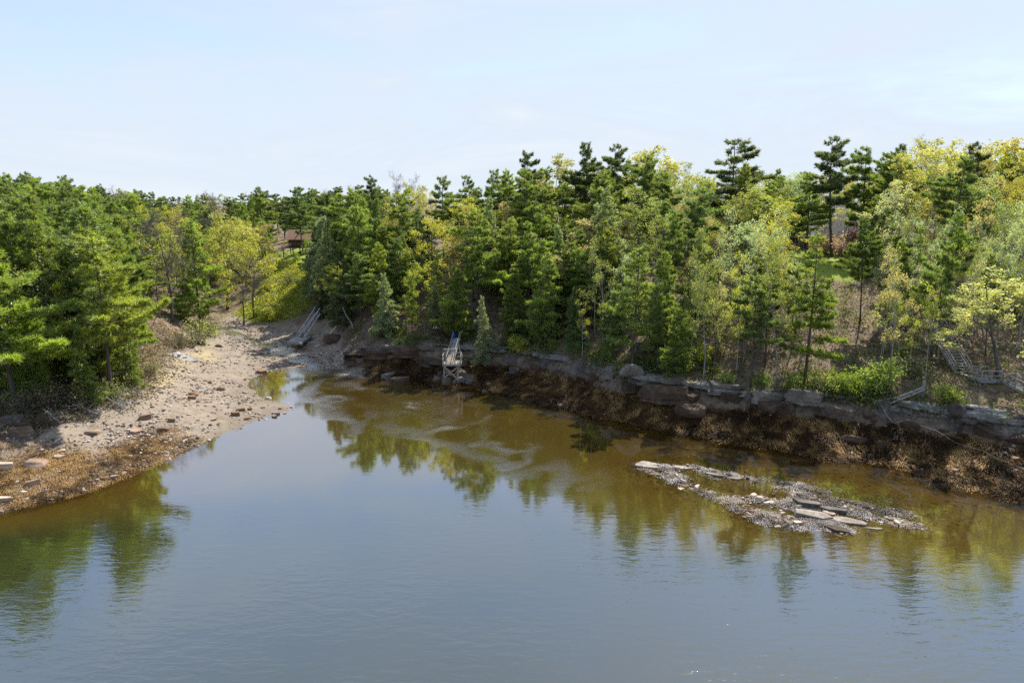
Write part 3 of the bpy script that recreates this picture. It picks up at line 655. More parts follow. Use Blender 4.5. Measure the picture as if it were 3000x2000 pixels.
def plant(kind, x, y, h, color, label, group=None, wid=1.0, name=None, cat=None, lean=0.0, var=None):
    st = SETS[kind]; i = random.randrange(len(st)) if var is None else var % len(st); q = st[i]
    nm, ct = NAMES[kind]
    r = bpy.data.objects.new(name or nm, None); COL.objects.link(r); r.empty_display_size = .3
    z = gz(x, y); s = h / q.H; w = s * wid
    r.location = (x, y, z - .05); r.scale = (w, w, s); r.rotation_euler = (lean * random.uniform(-1, 1), lean * random.uniform(-1, 1), random.uniform(0, 6.28))
    tag(r, label, cat or ct, group)
    t = link('stems' if kind in ('bush', 'twig') else 'trunk', q.trunk, None, r)
    c = link('foliage' if kind in ('bush', 'twig') else 'crown', q.crown, None, r)
    cc = CLR[color]; j = [random.uniform(.85, 1.17) for _ in range(3)]; g = random.uniform(.88, 1.14)
    g *= 1.14; c.color = (cc[0] * g * (.6 + .4 * j[0]), cc[1] * g * (.8 + .2 * j[1]), cc[2] * g * j[2], 1)
    TREES.append((x, y, w * q.R, h)); return r

# trees one can point to: kind, bearing, distance, row of the top, colour, width, label
HERO = [
 ('pine', 300, 68, 690, 'bright', 1.15, 'yellow-green pine sweeping its low boughs out over the mud beach beside the brushwood'),
 ('spire', 262, 76, 592, 'mid', 1.1, 'big bushy pine rising above the yellow-green pine at the mud beach'),
 ('pine', 120, 79, 560, 'pine', 1.15, 'tall dark pine behind the leftmost bright pine at the beach'),
 ('pine', 12, 63, 655, 'bright', 1.2, 'leftmost bright yellow-green pine at the edge of the photo above the boulders'),
 ('slim', 365, 80, 760, 'lime', 1.0, 'lime-green young pine closest to the tilted wooden raft'),
 ('hemlock', 375, 72, 930, 'bright', .9, 'low yellow-green hemlock crouching between the sweeping pine and the raft'), ('spire', 85, 66, 840, 'lime', 1.0, 'small lime-green pine in front of the tall dark pine at the left'), ('hemlock', 235, 66, 960, 'mid', .9, 'low bushy hemlock at the beach edge under the sweeping pine'),
 ('spire', 180, 70, 880, 'mid', 1.1, 'short mid green pine between the bright pines behind the beach brushwood'),
 ('bare', 490, 106, 615, 'twig', 1.15, 'big leafless grey tree with forked limbs standing behind the tilted raft'),
 ('bare', 545, 116, 660, 'twig', .9, 'thinner leafless tree just right of the big forked bare tree'),
 ('oak', 570, 124, 640, 'yellow', 1.25, 'round yellow-green tree behind the big leafless tree'),
 ('oak', 655, 128, 618, 'gold', 1.2, 'golden round-crowned tree at the top of the brook valley'),
 ('oak', 735, 122, 695, 'yellow', 1.1, 'yellow tree on thin dark trunks left of the grassy bank'),
 ('oak', 790, 150, 655, 'brown', 1.1, 'brownish tree just left of the stilted cabin'),
 ('sparse', 705, 116, 720, 'twig', .9, 'greyish half-bare tree beside the brook mouth'),
 ('spire', 775, 160, 550, 'mid', 1.1, 'round-topped green pine standing above the brown tree left of the cabin'),
 ('oak', 902, 140, 690, 'lime', .55, 'small lime-green tree hiding the right end of the stilted cabin'),
 ('pine', 882, 152, 545, 'pine', 1.0, 'tall pine standing straight behind the stilted cabin'),
 ('pine', 960, 134, 560, 'dark', 1.0, 'dark layered pine first to the right of the cabin'),
 ('pine', 1035, 118, 548, 'mid', 1.15, 'broad layered pine midway between cabin and pier skyline'),
 ('pine', 1085, 140, 514, 'dark', .95, 'dark pine tuft breaking the skyline beside the bare twig tops'),
 ('pine', 1165, 112, 565, 'mid', 1.0, 'mid green pine in front of the yellow oaks above the ledge'),
 ('pine', 1298, 116, 512, 'pine', .95, 'dark open-branched pine left of the twin-topped skyline pine'),
 ('pine', 1368, 122, 512, 'pine', .8, 'narrow open pine on the skyline right of its open-branched neighbour'),
 ('spire', 1112, 98, 708, 'bright', .9, 'light green pyramid pine in front of the dark conifers above the brook'),
 ('hemlock', 1130, 93, 800, 'silver', 1.0, 'silvery drooping hemlock with dead twigs overhanging the rock ledge'),
 ('hemlock', 1010, 104, 760, 'dark', 1.0, 'dark green conifer leaning over the metal gangway'),
 ('hemlock', 945, 112, 830, 'dark', 1.0, 'dark conifer just behind the upper end of the metal gangway'),
 ('hemlock', 1270, 91, 830, 'grey', .95, 'grey-green hemlock just left of the wooden pier'),
 ('hemlock', 1415, 85, 868, 'silver', .8, 'pale silvery hemlock touching the shore just right of the wooden pier'),
 ('pine', 1440, 118, 492, 'pine', .9, 'deep green pine at the left shoulder of the hill skyline'),
 ('pine', 1545, 118, 445, 'dark', .8, 'dense dark pine topping the left part of the hill skyline'),
 ('oak', 1630, 120, 452, 'gold', 1.2, 'golden oak crown on the skyline left of the twin dark pines'),
 ('tall', 1722, 114, 424, 'dark', .95, 'left one of the twin dark pines on the hill skyline'),
 ('tall', 1802, 115, 424, 'dark', 1.0, 'right one of the twin dark pines on the hill skyline'),
 ('oak', 1925, 120, 430, 'gold', 1.5, 'wide airy golden oak with see-through crown on the skyline right of the twin pines'),
 ('pine', 2140, 110, 406, 'dark', 1.45, 'big layered pine alone against the sky with flat spreading boughs'),
 ('spire', 2165, 104, 480, 'olive', 1.0, 'olive pine just under the big lone skyline pine'),
 ('tall', 2452, 104, 400, 'dark', 1.1, 'tallest dark pine with bare lower trunk in front of the grey house'),
 ('pine', 2545, 106, 424, 'pine', 1.0, 'dense dark pine right next to the tall bare-trunked pine by the house'),
 ('tall', 2622, 108, 430, 'dark', .9, 'third dark pine of the row right of the grey house'),
 ('tall', 2838, 106, 420, 'dark', .8, 'narrow dark pine rising among the golden oaks on the right hill'),
 ('oak', 2700, 118, 412, 'gold', 1.25, 'golden oak between the dark pine row and the narrow dark pine'),
 ('oak', 2770, 124, 405, 'gold', 1.15, 'tall golden oak behind the narrow dark pine'),
 ('oak', 2910, 112, 418, 'yellow', 1.2, 'yellow oak right of the narrow dark pine'),
 ('oak', 3000, 108, 362, 'gold', 1.3, 'highest golden oak at the right edge of the photo'),
 ('slim', 2375, 66.5, 690, 'bright', 1.0, 'slender yellow-green pine standing alone at the ledge below the house lawn'),
 ('slim', 1858, 73, 712, 'mid', 1.15, 'green pine with straight grey trunk growing right behind the pale split boulder'),
 ('spire', 2562, 96, 566, 'mid', 1.0, 'feathery mid green pine in front of the dark pine row right of the lawn'),
 ('pale', 2190, 82, 642, 'palegreen', 1.15, 'pale grey-green tree left of the slender ledge pine'),
 ('pale', 2255, 86, 668, 'palegreen', .9, 'second pale green tree behind the slender ledge pine'),
 ('pale', 2700, 86, 636, 'palegreen', 1.25, 'broad pale green tree above the landing of the wooden stairs'),
 ('pale', 2830, 84, 668, 'palegreen', 1.2, 'pale green tree directly uphill of the wooden stairs'),
 ('pale', 2985, 82, 590, 'silver', 1.2, 'silvery grey tree at the right edge above the wooden stairs'),
 ('oakt', 2745, 69, 790, 'cream', 1.3, 'creamy yellow young oak standing just left of the wooden stairs'),
 ('oakt', 2950, 62.5, 775, 'cream', 1.55, 'creamy yellow oak whose boughs hang across the wooden stairs'),
 ('oak', 2060, 84, 716, 'yellow', 1.0, 'bright yellow-green oak below the pale grey-green tree'),
 ('oakt', 2105, 76, 850, 'olive', 1.2, 'olive half-leaved oak on the slope above the long dark slab'),
 ('oak', 1720, 94, 642, 'tan', 1.2, 'tan-leaved oak in the middle of the hill below the twin pines'),
 ('oak', 1830, 96, 640, 'tan', 1.0, 'tan oak right of its tan neighbour in the middle of the hill'),
 ('oak', 1660, 104, 632, 'yellow', .75, 'small bright yellow oak in the middle of the hill'),
 ('oak', 2030, 100, 575, 'tan', .9, 'tan oak left of the big lone skyline pine'),
 ('oak', 1385, 100, 600, 'gold', 1.1, 'golden oak on the hill above the wooden pier'),
 ('oak', 1190, 126, 540, 'gold', 1.2, 'golden oak under the bare twig tops on the skyline'),
 ('oak', 1260, 104, 640, 'yellow', 1.0, 'yellow oak in front of the small lawn on the hill'),
 ('bare', 1165, 150, 506, 'twig', .9, 'bare grey twigs of a leafless tree above the skyline oaks'),
 ('bare', 1205, 152, 508, 'twig', .8, 'second leafless treetop on the skyline right beside the first'),
 ('bare', 2725, 140, 398, 'twig', .9, 'leafless treetop poking above the golden oaks on the right hill'),
 ('spire', 1500, 88, 790, 'mid', 1.0, 'bright-tipped young pine on the slope right of the pier'),
 ('spire', 1595, 88, 705, 'mid', 1.05, 'pointed green pine above the dark ledge right of the pier'),
 ('spire', 1480, 98, 640, 'mid', 1.0, 'green pine uphill from the bright-tipped young pine'),
 ('hemlock', 1680, 82, 840, 'pine', .85, 'dark hemlock on the slope between the pier and the pale split boulder'),
 ('slim', 1845, 84, 745, 'mid', 1.2, 'mid green pine behind the straight grey trunk at the pale boulder'),
 ('tall', 1945, 92, 585, 'pine', 1.1, 'tall deep green pine in the middle of the hill with long bare trunk'),
 ('pine', 1900, 106, 520, 'bright', 1.1, 'yellow-tinged pine under the wide golden oak'),
 ('spire', 1790, 104, 500, 'pine', 1.1, 'pine directly below the twin dark pines'),
 ('pine', 2370, 104, 500, 'mid', 1.1, 'mid green pine hiding the left wing of the grey house'),
 ('pine', 2280, 108, 510, 'mid', 1.0, 'mid green pine left of the grey house'),
 ('tall', 2535, 77, 640, 'pine', .8, 'pine with thin bare trunk first right of the open slope gap'), ('tall', 2592, 79, 610, 'dark', .8, 'dark pine with bare trunk second right of the open slope gap'),
 ('tall', 2628, 75, 700, 'mid', .75, 'mid green bare-trunked pine on the slope above the large green bush'), ('tall', 2668, 73, 730, 'pine', .75, 'bare-trunked pine nearest the upper stair flight on its left'), ('pole', 2470, 72, 820, 'olive', .6, 'thin olive tree at the left rim of the open slope gap'),
 ('pole', 2790, 66, 830, 'cream', .8, 'pale double trunk tree rising right before the stair landing'), ('pole', 2640, 66, 850, 'yellow', .7, 'slim yellow-green tree left of the mooring post'), ('pale', 2890, 74, 700, 'palegreen', .9, 'pale tree directly behind the stair landing'), ('tall', 2330, 72, 760, 'mid', .7, 'mid green bare-trunked pine left of the slender ledge pine'),
 ('bush', 870, 146, 735, 'lime', .6, 'lime green bush beside the cabin stilts'),
]
for k, px, d, py, col, wid, lab in HERO:
    x, y, _ = G(px, d, 8); g = gz(x, y); x = G(px, d, (g + top_z(py, d)) / 2)[0]
    h = top_z(py, d) - gz(x, y)
    plant(k, x, y, max(2, h), col, lab, None, wid, lean=.05)

SKY = [(-300, 470), (0, 500), (60, 488), (130, 492), (200, 503), (250, 522), (330, 548), (400, 540), (450, 553), (540, 565), (640, 560), (740, 550), (850, 548), (1000, 548), (1080, 540), (1180, 545), (1300, 535), (1400, 535), (1450, 515), (1500, 480), (1560, 470), (1650, 462), (1860, 452), (1960, 440), (2020, 470), (2060, 510), (2240, 495), (2340, 505), (2410, 500), (2450, 470), (2560, 440), (2640, 440), (2700, 425), (2800, 420), (2900, 430), (2940, 410), (3000, 375), (3300, 350)]
SX, SY = zip(*SKY)
OPEN = [(440, 560, 640, 960, 104), (818, 905, 690, 775, 150), (770, 905, 760, 950, 125), (2330, 2500, 615, 760, 112), (2395, 2515, 700, 880, 96), (2462, 2545, 880, 1150, 88), (1285, 1375, 960, 1140, 89), (835, 935, 920, 1010, 112), (2760, 3000, 940, 1180, 67), (1215, 1320, 690, 760, 112)]
LIT = [(-7.6, 82, 1.6, 17), (*G(2420, 96, 13.5)[:2], 3.5, 16), (*G(2440, 113, 18)[:2], 3, 16), (*G(850, 132, 6)[:2], 3.5, 18), (*G(840, 142, 9)[:2], 3.5, 18), (*G(866, 152, 14)[:2], 3, 16), (*G(880, 106, 1)[:2], .1, 1)]
def zone_words(px, d):
    if d > 165: return 'on the far ridge ' + ('left of the leafless trees' if px < 360 else 'above the brook valley' if px < 640 else 'behind the cabin' if px < 900 else 'behind the hill')
    if px < 430: return 'in the dense stand behind the mud beach' if d < 95 else 'on the rise behind the beach stand'
    if px < 800: return 'in the brook valley beyond the raft'
    if px < 1000: return 'around the stilted cabin'
    if px < 1260: return 'on the slope between cabin and pier' 
    if px < 1480: return 'on the hillside behind the wooden pier'
    if px < 1800: return 'on the slope above the dark ledge' if d < 95 else 'on the hilltop under the twin pines'
    if px < 2250: return 'on the leafy slope beyond the reef' if d < 95 else 'on the hilltop near the lone skyline pine'
    if px < 2560: return 'on the slope below the house lawn' if d < 95 else 'around the grey house'
    return 'on the slope beside the wooden stairs' if d < 90 else 'on the right-hand hilltop'
def fits(x, y, h, rad):
    g = gz(x, y); px, pyb = P(x, y, g); _, pyt = P(x, y, g + h); rp = rad * FOC / y * .6
    for x0, x1, y0, y1, dm in OPEN:
        if y < dm and px + rp > x0 and px - rp < x1 and pyt < y1 and pyb > y0: return False
    for lx, ly, hw, ln in LIT:
        t_ = (x - lx) * math.sin(SUN_AZ) + (y - ly) * math.cos(SUN_AZ); c_ = abs((x - lx) * math.cos(SUN_AZ) - (y - ly) * math.sin(SUN_AZ))
        if 0 < t_ < ln and c_ < hw + rad * .5 and g + h > gz(lx, ly) + 1 + t_ * .9: return False
    return True
def mixes(px, d):
    if d > 165: return [('pine', 'dark', 3), ('pine', 'pine', 4), ('spire', 'mid', 2), ('bare', 'twig', 1.3), ('oak', 'olive', 1)]
    if px < 430: return [('pine', 'pine', 3), ('pine', 'mid', 3), ('spire', 'mid', 2), ('spire', 'bright', 1.2), ('sparse', 'olive', .5)]
    if px < 800: return [('oak', 'yellow', 3), ('oak', 'brown', 2), ('bare', 'twig', 1.6), ('oak', 'gold', 2), ('sparse', 'olive', 1), ('spire', 'mid', 1)]
    if px < 1250: return [('pine', 'pine', 2), ('spire', 'mid', 2), ('hemlock', 'pine', 1), ('oak', 'gold', 1.8), ('hemlock', 'silver', 1), ('oak', 'yellow', 1.6), ('slim', 'bright', 1.2)]
    if px < 1800: return [('spire', 'mid', 2), ('hemlock', 'silver', 1.2), ('oak', 'tan', 1.8), ('oak', 'yellow', 1.6), ('pine', 'mid', 1.6), ('slim', 'bright', 1.6), ('sparse', 'olive', 1), ('pine', 'pine', 1)]
    if px < 2250: return [('oakt', 'olive', 2), ('oak', 'yellow', 2), ('spire', 'mid', 1.2), ('pale', 'palegreen', 1), ('oak', 'tan', 1.5), ('tall', 'pine', 1)]
    return [('oakt', 'gold', 2), ('pale', 'palegreen', 1.5), ('oakt', 'cream', 1), ('tall', 'pine', 1.3), ('oak', 'olive', 1.2)]
def scatter(n, dlo, dhi, plo, phi, gap, hlo, hhi, rs, kinds_=None, thin=1.0):
    made = 0
    for _ in range(n):
        d = math.sqrt(rs.uniform(dlo ** 2, dhi ** 2)); px = rs.uniform(plo, phi)
        x, y, _z = G(px, d, 8); g = gz(x, y)
        if g < 2.5: continue
        if in_poly(np.array([x]), np.array([y]), BEACH)[0] and g < 3: continue
        if any(in_poly(np.array([x]), np.array([y]), p)[0] for p in (GRASS1, GRASS2, GRASS3)): continue
        if px > 780 and g < 3.9: continue
        px2 = P(x, y, g)[0]
        kinds = kinds_ or mixes(px2, d); tot = sum(k[2] for k in kinds); r = rs.uniform(0, tot)
        for kk, cc, w in kinds:
            r -= w
            if r <= 0: break
        gp = gap * (1.15 if kk in ('oak', 'pale') else 1)
        if any((x - a) ** 2 + (y - b) ** 2 < (gp * (.8 if hh < 6 else 1)) ** 2 for a, b, _r, hh in TREES): continue
        h = rs.uniform(hlo, hhi) * (.85 if kk in ('oak', 'sparse', 'pale') else 1)
        hm = top_z(float(np.interp(px2, SX, SY)) + rs.uniform(-4, 44 if d > 165 else 26), d) - g
        h = min(h, hm)
        if h < 5: continue
        wid = rs.uniform(.9, 1.2) * (1.1 if h < 10 else 1) * thin
        if not fits(x, y, h, SETS[kk][0].R * h / SETS[kk][0].H * .8 * thin): continue
        zw = zone_words(px2, d); size = 'tall' if h > 14.5 else ('middling' if h > 10 else 'low')
        noun = {'pine': 'layered pine', 'spire': 'pointed pine', 'hemlock': 'drooping conifer', 'tall': 'bare-trunked pine', 'slim': 'slender pine', 'oak': 'round-crowned tree', 'oakt': 'high-crowned tree', 'pale': 'airy tree', 'sparse': 'half-leafed tree', 'pole': 'pale-trunked slender tree', 'bare': 'leafless tree'}[kk]
        word = WORDS[cc] if kk != 'bare' else 'grey'
        lab = f'{size} {word} {noun} {zw}'
        plant(kk, x, y, h, cc, lab, f'{word} {noun}s {zw}', wid, lean=.05); made += 1
    return made
rs = random.Random(5)
scatter(2600, 58, 100, -120, 470, 3.5, 11, 17, rs)
scatter(2600, 95, 170, -80, 820, 4.6, 11, 17, rs)
scatter(5000, 84, 135, 880, 1800, 3.5, 9, 16, rs)
scatter(3000, 66, 95, 1500, 2350, 3.9, 8, 15, rs)
scatter(3000, 62, 84, 1480, 3080, 2.5, 8, 14, rs, [('pole', 'olive', 2), ('pole', 'yellow', 1.5), ('pole', 'palegreen', 1.5), ('tall', 'mid', 1.0), ('slim', 'mid', .8), ('pole', 'tan', 1)], .62)
scatter(2500, 62, 80, 2100, 3080, 1.9, 9, 14, rs, [('pole', 'palegreen', 2), ('pole', 'olive', 1.5), ('pole', 'cream', 1)], .5)
scatter(1500, 78, 100, 1020, 1560, 3.0, 7, 13, rs, [('spire', 'mid', 2), ('hemlock', 'silver', 1), ('slim', 'bright', 1.2), ('hemlock', 'pine', 1), ('pole', 'olive', 1)], .85)
scatter(3000, 92, 140, 1750, 3120, 4.3, 11, 17, rs)
scatter(2000, 62, 92, 2560, 3120, 4.4, 10, 15, rs)
scatter(1200, 165, 330, -80, 1150, 9.5, 15, 20, rs)
print('trees', len(TREES))

# labels of scattered trees: those that share one get their place in the row
ORD = ['first', 'second', 'third', 'fourth', 'fifth', 'sixth', 'seventh', 'eighth', 'ninth', 'tenth', 'eleventh', 'twelfth', 'thirteenth', 'fourteenth', 'fifteenth', 'sixteenth', 'seventeenth', 'eighteenth', 'nineteenth', 'twentieth']
def set_apart():
    by = {}
    for o in list(COL.objects):
        if o.get('group') and o.get('label') and o.parent is None: by.setdefault(o['label'], []).append(o)
    for lab, os_ in by.items():
        n = len(os_)
        if n < 2 or n > 20: continue
        os_.sort(key=lambda o: P(o.location.x, o.location.y, o.location.z)[0])
        for i, o in enumerate(os_):
            w = ('left', 'right')[i] + ' one of two' if n == 2 else (('leftmost', 'middle', 'rightmost')[i] + ' of three' if n == 3 else ORD[i] + ' from left')
            o['label'] = ' '.join(f'{w}: {lab}'.split()[:16])

# ------------------------------------------------------------------ shrubs
SHRUBS = [('bush', 1985, 1085, 2.6, 'bright', 1.2, 'bright green bush on the ledge right of the straight grey trunk'), ('bush', 1935, 1070, 1.6, 'bright', 1.1, 'smaller bright green bush left of the ledge bush'),
 ('bush', 2475, 1160, 2.4, 'lime', 1.0, 'lime-green sunlit bush at the ledge edge left of the grey poles'), ('bush', 2575, 1148, 3.4, 'mid', 1.1, 'large rich green bush uphill of the grey poles'), ('bush', 2320, 1142, 1.8, 'mid', 1.3, 'green bush at the foot of the slender ledge pine'),
 ('bush', 2410, 1155, 1.9, 'mid', 1.3, 'dark green bush right of the slender ledge pine'), ('bush', 2770, 1185, 2.0, 'bright', 1.2, 'green bush above the boulder below the wooden stairs'), ('bush', 1780, 1030, 1.5, 'bright', 1.2, 'sunlit green bush left of the pale split boulder'),
 ('bush', 1525, 1020, 1.5, 'lime', 1.2, 'lime-green bush on the ledge right of the pier'), ('bush', 1175, 1012, 1.2, 'bright', 1.2, 'small green bush on the ledge left of the pier'), ('bush', 2230, 1140, 1.5, 'mid', 1.3, 'low green bush above the two big slabs'), ('bush', 2130, 1128, 1.4, 'mid', 1.4, 'low dark bush above the striped ledge face'),
 ('bush', 75, 1130, 3.0, 'palegreen', .8, 'pale green bush among the grey brushwood at the left'), ('bush', 800, 935, 2.8, 'yellow', 1.4, 'yellow-green bush overhanging the stones by the brook'), ('bush', 760, 925, 2.0, 'lime', 1.1, 'bright small bush beside the greyish half-bare tree'),
 ('twig', 575, 1005, 4.6, 'olive', 1.0, 'big hazy twig bush behind the raft by the brook'), ('twig', 530, 1020, 3.2, 'twig', 1.0, 'grey twig bush right behind the tilted raft'), ('twig', 620, 985, 3.0, 'yellow', 1.0, 'yellow-budded twig bush at the brook bend'),
 ('twig', 60, 1220, 3.0, 'twig', 1.1, 'grey brushwood behind the grey pointed boulder'), ('twig', 150, 1200, 3.4, 'twig', 1.1, 'tangled grey brushwood right of the pale green bush'), ('twig', 230, 1190, 2.8, 'twig', 1.2, 'grey brushwood under the mid green pine at the beach'), ('twig', 330, 1175, 2.6, 'olive', 1.2, 'brushwood with few leaves under the sweeping pine boughs'), ('twig', 440, 1100, 2.4, 'olive', 1.1, 'thin brush left of the tilted raft'),
 ('bush', 2425, 745, 3.4, 'pink', 1.3, 'pink-blossomed shrub in front of the grey house'), ('bush', 2465, 752, 2.6, 'pink', 1.1, 'smaller pink-blossomed shrub right of the tall bare trunk'), ('bush', 2515, 740, 4.2, 'plum', 1.0, 'plum-leaved shrub at the right end of the grey house'), ('bush', 2505, 800, 1.8, 'dark', 1.0, 'clipped dark evergreen bush on the lawn'),
 ('bush', 2290, 830, 3.6, 'tan', 1.1, 'tan-leaved tall shrub left of the house lawn')]
for k, px, py, h, col, wid, lab in SHRUBS:
    x, y, z = on_ray(px, py); plant(k, x, y, h, col, lab, None, wid)
rs = random.Random(9)
def scatter_shrubs(n, plo, phi, dlo, dhi, opts, zone, grp):
    for _ in range(n):
        d = rs.uniform(dlo, dhi); px = rs.uniform(plo, phi); x, y, _z = G(px, d, 6); g = gz(x, y)
        if g < 3.4 or not fits(x, y, 1.5, 1.5): continue
        if any(in_poly(np.array([x]), np.array([y]), p)[0] for p in (GRASS2, GRASS3)): continue
        kk, cc, nm = rs.choice(opts)
        plant(kk, x, y, rs.uniform(1.2, 2.9), cc, f'{nm} {zone}', f'{nm}s {zone}', rs.uniform(1, 1.5))
scatter_shrubs(26, 1500, 2250, 67, 90, [('twig', 'olive', 'thin olive understorey shrub'), ('bush', 'mid', 'leafy green understorey shrub'), ('twig', 'tan', 'tan-budded understorey shrub'), ('bush', 'yellow', 'yellow-green understorey shrub')], 'among the trunks above the dark ledge', '')
scatter_shrubs(24, 2250, 3050, 63, 85, [('twig', 'olive', 'thin olive understorey shrub'), ('bush', 'olive', 'leafy olive understorey shrub'), ('twig', 'tan', 'tan-budded understorey shrub')], 'on the open slope left of the stairs', '')
scatter_shrubs(20, 0, 480, 64, 80, [('twig', 'twig', 'grey understorey brush'), ('twig', 'olive', 'olive understorey brush'), ('bush', 'bright', 'yellow-green understorey bush')], 'between the beach pines', '')
scatter_shrubs(16, 690, 900, 118, 150, [('bush', 'yellow', 'yellow-green bank shrub'), ('twig', 'olive', 'olive bank shrub')], 'on the grassy bank below the cabin', '')

# ------------------------------------------------------------------ rocks
def rockmesh(name, seed, sx, sy, sz, boxy=.55, cuts=10, sub=3, strata=0, material='rock', rough=.05):
    r = np.random.default_rng(seed)
    bm = bmesh.new(); bmesh.ops.create_icosphere(bm, subdivisions=sub, radius=1)
    Vv = np.array([v.co[:] for v in bm.verts]); Ff = np.array([[v.index for v in f.verts] for f in bm.faces]); bm.free()
    Vv = np.sign(Vv) * np.abs(Vv) ** boxy; Vv /= np.abs(Vv).max()
    for _ in range(cuts):
        n = unit(r.normal(0, 1, 3) * np.array([1, 1, .8])); dd = r.uniform(.62, .98)
        dd = dd * (Vv @ n).max() if boxy < .5 else dd; k = Vv @ n; Vv = Vv - np.maximum(0, k - dd)[:, None] * n
    if strata:
        L = np.floor((Vv[:, 2] + 1) * strata / 2 + .3 * np.sin(Vv[:, 0] * 2 + seed)).astype(int)
        f = 1 + r.uniform(-.13, .07, strata + 4)[np.clip(L, 0, strata + 3)]
        Vv[:, 0] *= f; Vv[:, 1] *= f
    Vv += rough * np.stack([fbm(Vv[:, 0] * 3 + seed, Vv[:, 2] * 3 + j * 9, 3, seed) for j in range(3)], -1)
    Vv = Vv * np.array([sx / 2, sy / 2, sz / 2])
    me = raw_mesh(name, Vv, Ff, False); me.materials.append(M[material]); return me
def slabmesh(name, seed, sx, sy, sz, layers, jag=.16):
    r = np.random.default_rng(seed); n = int(r.integers(7, 10)); an = np.sort(np.linspace(0, 2 * np.pi, n, endpoint=False) + r.uniform(-.28, .28, n))
    c, q = np.cos(an), np.sin(an); rad = 1 / np.maximum(np.abs(c), np.abs(q)) ** .75 * r.uniform(1 - jag, 1 + jag * .4, n)
    hs = np.cumsum(r.uniform(.5, 1.5, layers)); hs = np.concatenate([[0], hs]) / hs[-1]; tx, ty = r.uniform(-.12, .12, 2)
    Vv = []; F = []
    for L in range(layers):
        f = r.uniform(.86, 1.06) * (1 - .10 * L / layers); ox, oy = r.uniform(-.06, .06, 2); rl = rad * r.uniform(.93, 1.05, n)
        for k, h in enumerate((hs[L], hs[L + 1] - .012)):
            g = f * (1 if k == 0 else r.uniform(.93, 1.0))
            for i in range(n):
                x_, y_ = c[i] * rl[i] * g + ox, q[i] * rl[i] * g + oy
                Vv.append((x_ * sx / 2, y_ * sy / 2, (h - .5) * sz + (tx * x_ + ty * y_) * sz * (.4 + h) + r.uniform(-.02, .02) * sz))
        b0 = L * 2 * n
        for i in range(n): j = (i + 1) % n; F.append((b0 + i, b0 + j, b0 + n + j, b0 + n + i))
        F.append(tuple(b0 + n + i for i in range(n))); F.append(tuple(b0 + i for i in range(n))[::-1])
    me = raw_mesh(name, Vv, F); me.materials.append(M['rock']); return me
SLAB = [slabmesh('slab', 20 + i, 2, 1.3, .8, 3 + i % 2) for i in range(7)]
BOULD = [slabmesh('block', 40 + i, 1.3, 1.05, .72, 1 + i % 3, .42) for i in range(3)] + [rockmesh('boulder', 50 + i, 1.3, 1.1, .8, .5, 20, 3, 0, 'rock', .05) for i in range(3)]
STONE = [rockmesh('stone', 60 + i, 1.0, .75, .40, .42, 18, 3, 0, 'stone', .05) for i in range(2)]
for i in range(4):
    me_ = slabmesh('stone', 70 + i, 1.0, .72, .36, 1 + i % 2, .35); me_.materials.clear(); me_.materials.append(M['stone']); STONE.append(me_)
def rock(me, x, y, w, lab, cat='rock', group=None, col=(1, 1, 1), rz=None, sink=.25, sc=(1, 1, 1), tilt=.12, name='rock', z=None):
    o = link(name, me, None, None)
    dim = max(v.co.x for v in me.vertices) * 2; s = w / dim
    o.scale = (s * sc[0], s * sc[1], s * sc[2])
    hz = max(v.co.z for v in me.vertices) * s * sc[2]
    o.location = (x, y, (gz(x, y) if z is None else z) + hz * (1 - 2 * sink))
    o.rotation_euler = (random.uniform(-tilt, tilt), random.uniform(-tilt, tilt), random.uniform(0, 6.28) if rz is None else rz)
    o.color = (*col, 1); tag(o, lab, cat, group); return o
PALE, DARK, RUST, GREY, BRN, WHITE = (1.5, 1.46, 1.34), (.62, .46, .34), (1.14, .98, .85), (1.0, .98, .94), (.78, .58, .42), (1.9, 1.85, 1.75)
TRI = R(-27)
